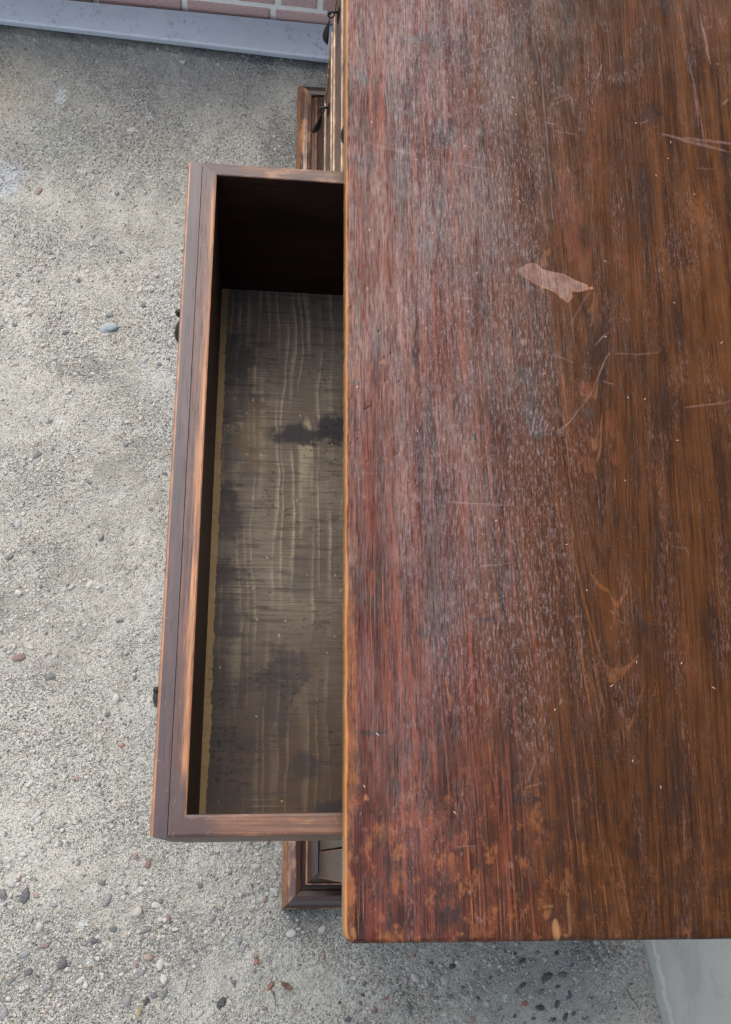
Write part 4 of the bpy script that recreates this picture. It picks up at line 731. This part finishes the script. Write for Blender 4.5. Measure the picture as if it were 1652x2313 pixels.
def make_tabletop():
    step = .00095
    r, rc = .0036, .008
    xs = np.concatenate([TX0 + np.linspace(0, r, 7)[:-1], np.arange(TX0 + r, .43, step), np.linspace(.43, TX1 - r, 14)[1:], TX1 - r + np.linspace(0, r, 5)[1:]])
    ys = np.concatenate([TY0 + np.linspace(0, r, 6)[:-1], np.arange(TY0 + r, .93, step), np.linspace(.93, TY1 - r, 60)[1:], TY1 - r + np.linspace(0, r, 5)[1:]])
    X, Y = np.meshgrid(xs, ys); ny, nx = X.shape
    # soften the plan corners
    for sx, sy in ((0, 0), (0, 1), (1, 0), (1, 1)):
        cx = TX0 + rc if sx == 0 else TX1 - rc; cy = TY0 + rc if sy == 0 else TY1 - rc
        m = ((X < cx) if sx == 0 else (X > cx)) & ((Y < cy) if sy == 0 else (Y > cy))
        dx, dy = X - cx, Y - cy; d = np.hypot(dx, dy); inf = np.maximum(abs(dx), abs(dy))
        f = np.where(d > 1e-9, inf / np.maximum(d, 1e-9), 1)
        X = np.where(m, cx + dx * f, X); Y = np.where(m, cy + dy * f, Y)
    def inside(X, Y):
        qx = np.abs(X - (TX0 + TX1) / 2) - (TX1 - TX0) / 2 + rc; qy = np.abs(Y - (TY0 + TY1) / 2) - (TY1 - TY0) / 2 + rc
        return -(np.hypot(np.maximum(qx, 0), np.maximum(qy, 0)) + np.minimum(np.maximum(qx, qy), 0) - rc)
    D = np.clip(inside(X, Y), 0, 1)
    rr = r * (.6 + .7 * fbm(X * 45, Y * 45, 77, 4))
    k = np.clip(1 - D / rr, 0, 1)
    Z = H - rr * (1 - np.sqrt(np.maximum(0, 1 - k * k))) + (fbm(X * 12, Y * 6, 5, 2) - .5) * .0006
    edge = np.clip(1 - D / (.0024 + .0036 * fbm(X * 40, Y * 40, 177, 3)), 0, 1) * np.where(Y < TY0 + .0035, .25, 1.0)
    # ragged rim, a nick or two
    X = X + (fbm(Y * 60, Y * 0 + 1, 31, 3) - .5) * .0008 * (D < .004)
    ch = {c: np.zeros(X.shape) for c in ('pale', 'orange', 'dark', 'red', 'haze', 'grey', 'pale2', 'chip', 'dent')}
    wx = (fbm(X * 90, Y * 45, 61, 4) - .5); wy = (fbm(X * 90, Y * 45, 91, 4) - .5)
    wx2 = (fbm(X * 300, Y * 60, 161, 3) - .5)
    def win(x0, x1, y0, y1):
        i0, i1 = np.searchsorted(xs, x0), np.searchsorted(xs, x1); j0, j1 = np.searchsorted(ys, y0), np.searchsorted(ys, y1)
        return slice(max(j0 - 1, 0), j1 + 1), slice(max(i0 - 1, 0), i1 + 1)
    for c, cx, cy, rx, ry, val, soft, ang in BLOB:
        if c == 'dent': rx, ry = rx * .5, ry * .55
        if c == 'chip': rx, ry, val = rx * .7, ry * .7, val * .5
        s = win(cx - rx * 1.9, cx + rx * 1.9, cy - ry * 1.9, cy + ry * 1.9)
        m = min(rx, ry)
        if X[s].size == 0: continue
        d = np.hypot((X[s] - cx + wx[s] * m * 1.1 + wx2[s] * rx * .8) / rx, (Y[s] - cy + wy[s] * m * 2.2 + wx2[s] * ry * 1.3) / ry)
        ch[c][s] = np.maximum(ch[c][s], val * (1 - sstep(d, 1 - soft, 1.0 + soft * .3)))
    def line(c, pts, w, val):
        P = np.array(pts); s = win(P[:, 0].min() - 3 * w, P[:, 0].max() + 3 * w, P[:, 1].min() - 3 * w, P[:, 1].max() + 3 * w)
        if X[s].size == 0: return
        x, y = X[s] + wx[s] * .0022, Y[s] + wy[s] * .0022
        best = np.full(x.shape, 9.0); tt = np.zeros(x.shape); nseg = len(P) - 1
        for i in range(nseg):
            a, b = P[i], P[i + 1]; d = b - a; L2 = max(d @ d, 1e-12)
            t = np.clip(((x - a[0]) * d[0] + (y - a[1]) * d[1]) / L2, 0, 1)
            dd = np.hypot(x - a[0] - t * d[0], y - a[1] - t * d[1])
            u = dd < best; best = np.where(u, dd, best); tt = np.where(u, (i + t) / nseg, tt)
        prof = np.sin(np.pi * np.clip(tt * .9 + .05, 0, 1)) ** .4
        ww = max(w, .0006) * prof
        ch[c][s] = np.maximum(ch[c][s], val * (1 - sstep(best, ww * .35, ww * 1.0 + .0004)) * (.55 + .9 * vnoise(x * 170, y * 110, 3)).clip(0, 1))
    for c, pts, w, val in STROKE: line(c, pts, w, val)
    for c, pts, val in POLY:
        P = np.array(pts); s = win(P[:, 0].min() - .004, P[:, 0].max() + .004, P[:, 1].min() - .004, P[:, 1].max() + .004)
        x, y = X[s] + wx[s] * .0035 + wx2[s] * .0012, Y[s] + wy[s] * .0035 + wx2[s] * .0015
        ins = np.zeros(x.shape, bool); dm = np.full(x.shape, 9.0)
        for a, b in zip(P, np.roll(P, -1, 0)):
            cond = ((a[1] > y) != (b[1] > y)) & (x < (b[0] - a[0]) * (y - a[1]) / (b[1] - a[1] + 1e-12) + a[0]); ins ^= cond
            d = b - a; t = np.clip(((x - a[0]) * d[0] + (y - a[1]) * d[1]) / max(d @ d, 1e-12), 0, 1)
            dm = np.minimum(dm, np.hypot(x - a[0] - t * d[0], y - a[1] - t * d[1]))
        sd = np.where(ins, -dm, dm)
        ch[c][s] = np.maximum(ch[c][s], val * (1 - sstep(sd, -.0012, .0006)) * (.6 + .6 * vnoise(x * 300, y * 200, 8)).clip(0, 1))
    # rubbed band along the front rim, stronger at the near end
    rub = sstep(fbm(X * 60 + 3, Y * 14, 15, 4), .42, .66) * (1 - sstep(D, .004, .016)) * (.35 + .65 * sstep(-Y, -.40, -.05)) * (X < .06)
    ch['orange'] = np.maximum(ch['orange'], rub)
    rub2 = sstep(fbm(X * 70, Y * 70, 25, 4), .52, .72) * (1 - sstep(Y - TY0, .003, .03)) * .6 * sstep(Y - TY0, .001, .004)
    ch['orange'] = np.maximum(ch['orange'], rub2)
    Z = Z - ch['dent'] * .0004 
    co = np.stack([X, Y, Z], -1).reshape(-1, 3)
    i = np.arange(ny - 1)[:, None] * nx + np.arange(nx - 1)[None]
    q = np.stack([i, i + 1, i + nx + 1, i + nx], -1).reshape(-1, 4)
    loop = np.concatenate([np.arange(nx), np.arange(1, ny) * nx + nx - 1, (ny - 1) * nx + np.arange(nx - 2, -1, -1), np.arange(ny - 2, 0, -1) * nx])
    nv = len(co); m = len(loop)
    low = co[loop].copy()
    mid = low.copy(); mid[:, 2] = H - .020
    bot = low.copy(); bot[:, 2] = H - .027
    cxy = np.array([(TX0 + TX1) / 2, (TY0 + TY1) / 2]); bot[:, :2] += np.sign(cxy - bot[:, :2]) * .003
    co = np.concatenate([co, mid, bot])
    nxt = np.roll(np.arange(m), -1)
    s1 = np.stack([loop, nv + np.arange(m), nv + nxt, loop[nxt]], -1)
    s2 = np.stack([nv + np.arange(m), nv + m + np.arange(m), nv + m + nxt, nv + nxt], -1)
    Q = np.concatenate([q, s1, s2])
    me = bpy.data.meshes.new('tabletop')
    me.vertices.add(len(co)); me.vertices.foreach_set('co', co.ravel())
    nq = len(Q); me.loops.add(nq * 4 + m); me.loops.foreach_set('vertex_index', np.concatenate([Q.ravel(), nv + m + np.arange(m)[::-1]]))
    me.polygons.add(nq + 1)
    me.polygons.foreach_set('loop_start', np.concatenate([np.arange(nq) * 4, [nq * 4]])); me.polygons.foreach_set('loop_total', np.concatenate([np.full(nq, 4), [m]]))
    me.update(calc_edges=True); me.validate()
    def put(name, a, b, c):
        at = me.attributes.new(name, 'FLOAT_COLOR', 'POINT')
        v = np.zeros((len(co), 4)); v[:, 3] = 1
        for k, z in enumerate((a, b, c)): v[:nv, k] = ch[z].ravel()
        at.data.foreach_set('color', v.ravel())
    put('wear_a', 'pale', 'orange', 'dark'); put('wear_b', 'red', 'haze', 'grey'); put('wear_c', 'pale2', 'chip', 'dent')
    at = me.attributes.new('edge', 'FLOAT', 'POINT'); e = np.zeros(len(co)); e[:nv] = edge.ravel(); e[nv:nv + m] = np.where(low[:, 1] < TY0 + .004, .15, .6); at.data.foreach_set('value', e)
    o = link('tabletop', me, M_top, chest, smooth=True)
    o['label'] = 'scratched reddish brown top board with a pale scar'
make_tabletop()

# carcase -------------------------------------------------------------
BX = .0528; BY0, BY1 = .0445, 1.4535; BXB = .50
ZT = H - .0275
box('corner_stile', (BX, BX + .04, BY0, .0815, .06, ZT), M_body, chest, worn=M_edge)
box('corner_stile', (BX, BX + .04, 1.420, BY1, .06, ZT), M_bodyd, chest, worn=M_edge)
box('centre_stile', (BX + .001, BX + .04, .690, .7125, .06, ZT - .001), M_bodyd, chest, worn=M_edge)
box('end_panel', (BX + .040, BXB, BY0 + .001, BY0 + .016, .06, ZT), M_body, chest)
box('end_panel', (BX + .040, BXB, BY1 - .016, BY1 - .001, .06, ZT), M_bodyd, chest)
box('back_panel', (BXB - .012, BXB + .001, BY0 + .017, BY1 - .017, .06, ZT - .002), M_bodyd, chest)
box('floor_panel', (BX + .012, BXB - .013, BY0 + .017, BY1 - .017, .055, .066), M_bodyd, chest, bev=.0005)
ROWS = [(.090, .300), (.312, .512), (.524, .662), (.674, .872)]
RAILS = [(.071, .087), (.303, .309), (.515, .521), (.665, .671), (.874, .8845)]
COLS = [(.0835, .6885), (.7145, 1.4185)]
for z0, z1 in RAILS:
    for y0, y1 in ((.0822, .6893), (.7132, 1.4193)):
        box('rail', (BX - .0035 * (y0 > .5), BX + .035, y0, y1, z0, z1), M_bodyd if y0 > .5 else M_body, chest, bev=.0018, worn=M_rub if y0 > .5 else M_body)
    # the runner boards behind each rail
for z0, z1 in ROWS[:3] + [ROWS[3]]:
    pass

# iron pull: backplate, staple, ring and a flat-backed drop
def pull_meshes():
    out = {}
    bm = bmesh.new()                                                    # pointed backplate
    pts = [(0, .019), (.006, .010), (.0105, .002), (.006, -.007), (.0025, -.013), (0, -.021), (-.0025, -.013), (-.006, -.007), (-.0105, .002), (-.006, .010)]
    f = [bm.verts.new((-.0008, a, b)) for a, b in pts]; g = [bm.verts.new((-.0026, a * .82, b * .88)) for a, b in pts]; c = bm.verts.new((-.0040, 0, 0))
    n = len(pts)
    for i in range(n):
        bm.faces.new((f[i], f[(i + 1) % n], g[(i + 1) % n], g[i])); bm.faces.new((g[i], g[(i + 1) % n], c))
    bm.faces.new(f[::-1]); bmesh.ops.recalc_face_normals(bm, faces=bm.faces[:]); out['backplate'] = to_mesh(bm, 'backplate')
    bm = bmesh.new()                                                    # staple with a ball end and the ring
    def tube(path, r, seg=7, close=False):
        rows = []
        P = [Vector(p) for p in path]; m = len(P)
        for k in range(m):
            tg = (P[(k + 1) % m] - P[k - 1]) if close else (P[min(k + 1, m - 1)] - P[max(k - 1, 0)])
            tg.normalize(); a = tg.cross(Vector((.3, 1, .2))).normalized(); b = tg.cross(a)
            rows.append([bm.verts.new(P[k] + a * (r * math.cos(t)) + b * (r * math.sin(t))) for t in [2 * math.pi * j / seg for j in range(seg)]])
        for k in range(m if close else m - 1):
            A, B = rows[k], rows[(k + 1) % m]
            for j in range(seg): bm.faces.new((A[j], A[(j + 1) % seg], B[(j + 1) % seg], B[j]))
        if not close: bm.faces.new(rows[0][::-1]); bm.faces.new(rows[-1])
    tube([(-.002, 0, .004), (-.008, 0, .0055), (-.0125, 0, .0045), (-.0155, 0, .001)], .0022)
    bmesh.ops.create_icosphere(bm, subdivisions=2, radius=.0034, matrix=Matrix.Translation((-.0155, 0, .0022)))
    tube([(-.0125 + .0048 * math.cos(a), .0007 * math.sin(a), -.0012 + .0052 * math.sin(a)) for a in [2 * math.pi * k / 14 for k in range(14)]], .0012, close=True)
    bmesh.ops.recalc_face_normals(bm, faces=bm.faces[:]); out['ring'] = to_mesh(bm, 'ring')
    bm = bmesh.new(); rows = []                                         # drop: leaf outline, flat back, domed face
    prof = [(0, .0012), (-.006, .0018), (-.012, .0030), (-.020, .0062), (-.029, .0098), (-.038, .0120), (-.045, .0110), (-.051, .0072), (-.056, .0028), (-.0595, .0004)]
    for z, w in prof:
        rows.append([bm.verts.new((-.0012 - w * .78 * math.sin(a) if a <= math.pi else .0012, w * math.cos(a) if a <= math.pi else 0, z)) for a in [math.pi * j / 8 for j in range(9)]])
    for A, B in zip(rows[:-1], rows[1:]):
        for j in range(8): bm.faces.new((A[j], A[j + 1], B[j + 1], B[j]))
        bm.faces.new((A[8], A[0], B[0], B[8]))
    bm.faces.new(rows[0]); bm.faces.new(rows[-1][::-1]); bmesh.ops.recalc_face_normals(bm, faces=bm.faces[:]); out['drop'] = to_mesh(bm, 'drop')
    # one mesh for a pull
    bm = bmesh.new(); bm.from_mesh(out['backplate']); bm.from_mesh(out['ring'])
    tmp = out['drop'].copy(); tmp.transform(Matrix.Translation((-.0125, 0, -.0052))); bm.from_mesh(tmp)
    flat = to_mesh(bm, 'pull')
    bm = bmesh.new(); bm.from_mesh(out['backplate']); bm.from_mesh(out['ring'])
    tmp = out['drop'].copy(); tmp.transform(Matrix.Translation((-.0125, 0, -.0052)) @ Matrix.Rotation(math.radians(14), 4, 'Y') @ Matrix.Rotation(math.radians(150), 4, 'Z')); bm.from_mesh(tmp)
    turned = to_mesh(bm, 'pull')
    for me in (flat, turned): me.materials.append(M_iron); me.polygons.foreach_set('use_smooth', np.ones(len(me.polygons), bool))
    return flat, turned
PULL, PULL_T = pull_meshes()
def pull(x, y, z, parent, turned=False):
    o = bpy.data.objects.new('pull', PULL_T if turned else PULL); COL.objects.link(o); o.parent = parent; o.location = (x, y, z)
    return o

def closed_drawer(y0, y1, z0, z1, turned=(), plain=False):
    d = empty('drawer', (0, 0, 0), parent=chest)
    x = BX - .001
    box('drawer_front', (x, x + .02, y0, y1, z0, z1), M_body if plain else M_front, d, bev=.0012 if plain else .002, worn=M_body if plain else M_rub)
    # applied moulding round the field, mitred
    m0, w = (.050, .013) if plain else (.016, .013)
    a0, a1, b0, b1 = y0 + m0, y1 - m0, z0 + m0, z1 - m0
    for nm, (p, q, u, v) in {'a': (a0, a1, b0, b0 + w), 'b': (a0, a1, b1 - w, b1), 'c': (a0, a0 + w, b0 + w + .0004, b1 - w - .0004), 'd': (a1 - w, a1, b0 + w + .0004, b1 - w - .0004)}.items():
        box('moulding_strip', (x - .0055, x - .0003, p, q, u, v), M_front, d, bev=.0022, worn=M_rub)
    box('field_panel', (x - .003, x - .0002, a0 + .03, a1 - .03, b0 + .028, b1 - .028), M_front, d, bev=.0018)
    zc = z0 + (z1 - z0) * .52 + .012
    for k, yy in enumerate((y0 + .118, y1 - .118)):
        pull(x - .003, yy, zc, d, k in turned)
    # box behind the front
    box('drawer_side', (x + .021, x + .36, y0 + .004, y0 + .014, z0 + .004, z1 - .012), M_innerx, d, bev=.0006)
    box('drawer_side', (x + .021, x + .36, y1 - .014, y1 - .004, z0 + .004, z1 - .012), M_innerx, d, bev=.0006)
for r, (z0, z1) in enumerate(ROWS):
    closed_drawer(*COLS[1], z0, z1, (1,) if r == 0 else ())
for r, (z0, z1) in enumerate(ROWS[:3]):
    closed_drawer(*COLS[0], z0, z1, (), True)

# the open drawer -------------------------------------------------------
dr = empty('open_drawer', (0, 0, 0), parent=chest)
dr['label'] = 'empty drawer pulled out, stained inside'
DZ = .8777; DB = .671
def front_plate():
    bm = bmesh.new(); bm_box(bm, -.1270, -.1141, .0854, .6868, DB - .014, DZ)
    ed = [e for e in bm.edges if e.verts[0].co.x < -.126 and e.verts[1].co.x < -.126]
    bmesh.ops.bevel(bm, geom=ed, offset=.0024, segments=3, profile=.6, affect='EDGES', material=1)
    link('front_plate', to_mesh(bm, 'front_plate'), [M_plate, M_edge], dr)
front_plate()
# inner front board and the two sides, butted; slightly out of square like the real one
def skew_box(name, corners, z0, z1, mats, bev, inner=None, keep=None):
    bm = bmesh.new()
    a = [bm.verts.new((x, y, z0)) for x, y in corners]; b = [bm.verts.new((x, y, z1)) for x, y in corners]
    bm.faces.new(a[::-1]); bm.faces.new(b)
    n = len(corners)
    for i in range(n):
        f = bm.faces.new((a[i], a[(i + 1) % n], b[(i + 1) % n], b[i]))
        if inner is not None and i in inner: f.material_index = 2
    tops = [e for e in bm.edges if e.verts[0].co.z > z1 - 1e-5 and e.verts[1].co.z > z1 - 1e-5]
    if keep: tops = [e for e in tops if keep((e.verts[0].co + e.verts[1].co) / 2)]
    bmesh.ops.bevel(bm, geom=tops, offset=bev, segments=2, profile=.6, affect='EDGES', material=1)
    return link(name, to_mesh(bm, name), mats, dr)
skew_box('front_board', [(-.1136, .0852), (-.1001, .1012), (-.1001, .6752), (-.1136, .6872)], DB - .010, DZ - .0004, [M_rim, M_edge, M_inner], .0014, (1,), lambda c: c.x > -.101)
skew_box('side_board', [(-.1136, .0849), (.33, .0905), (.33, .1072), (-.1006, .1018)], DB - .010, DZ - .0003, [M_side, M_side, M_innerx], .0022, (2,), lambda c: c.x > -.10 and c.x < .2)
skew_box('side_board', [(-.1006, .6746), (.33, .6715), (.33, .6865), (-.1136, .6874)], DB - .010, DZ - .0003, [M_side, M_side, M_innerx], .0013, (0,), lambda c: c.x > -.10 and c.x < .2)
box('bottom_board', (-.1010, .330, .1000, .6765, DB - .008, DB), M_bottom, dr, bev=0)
box('back_board', (.331, .345, .0905, .6865, DB - .009, DZ - .012), M_innerx, dr, bev=.001)
for yy in (.617, .220):
    pull(-.1270, yy, .715, dr)

# base moulding ---------------------------------------------------------
prof = [(-.002, .0), (0, .0005), (0.0006, .020), (-.0015, .027), (-.006, .0335), (-.012, .0375), (-.019, .0385), (-.0255, .0365), (-.0275, .0335), (-.0282, .0300), (-.0330, .0296), (-.0338, .0345), (-.0345, .0395), (-.0362, .0405), (-.0378, .0395), (-.0395, .0445), (-.043, .0510), (-.047, .0555), (-.0515, .0580), (-.0520, .0)]
worn_i = {3: 1, 7: 1, 11: 1, 12: 1, 13: 1, 2: 1, 8: 2, 9: 2, 10: 2, 14: 2, 15: 2, 16: 2, 17: 2}
LB = 1.503; XB = .527
extrude_profile('base_moulding', prof, [(0, 0, -1, -1), (0, LB, -1, 1)], [M_mould, M_edge, M_cove], chest, lambda i: worn_i.get(i, 0))
extrude_profile('base_moulding', prof, [(XB, 0, 0, -1), (0.0006, 0, -1, -1)], [M_mouldx, M_mould], chest, lambda i: 1 if i in (2, 12) else 0)
extrude_profile('base_moulding', prof, [(0.0006, LB, -1, 1), (XB, LB, 0, 1)], [M_mouldx, M_edge], chest, lambda i: 0)

# ------------------------------------------------------------------ shop front over the smooth floor
can = box('shop_canopy', (0, 4.6, -4.5, 2.9, 2.65, 2.82), mat_plain('dark_painted_soffit', (.10, .09, .08)), None, bev=.01)
can.location = (.479, .0, 0); can.rotation_euler = (0, 0, math.radians(-6.3))
tag(can, kind='structure')
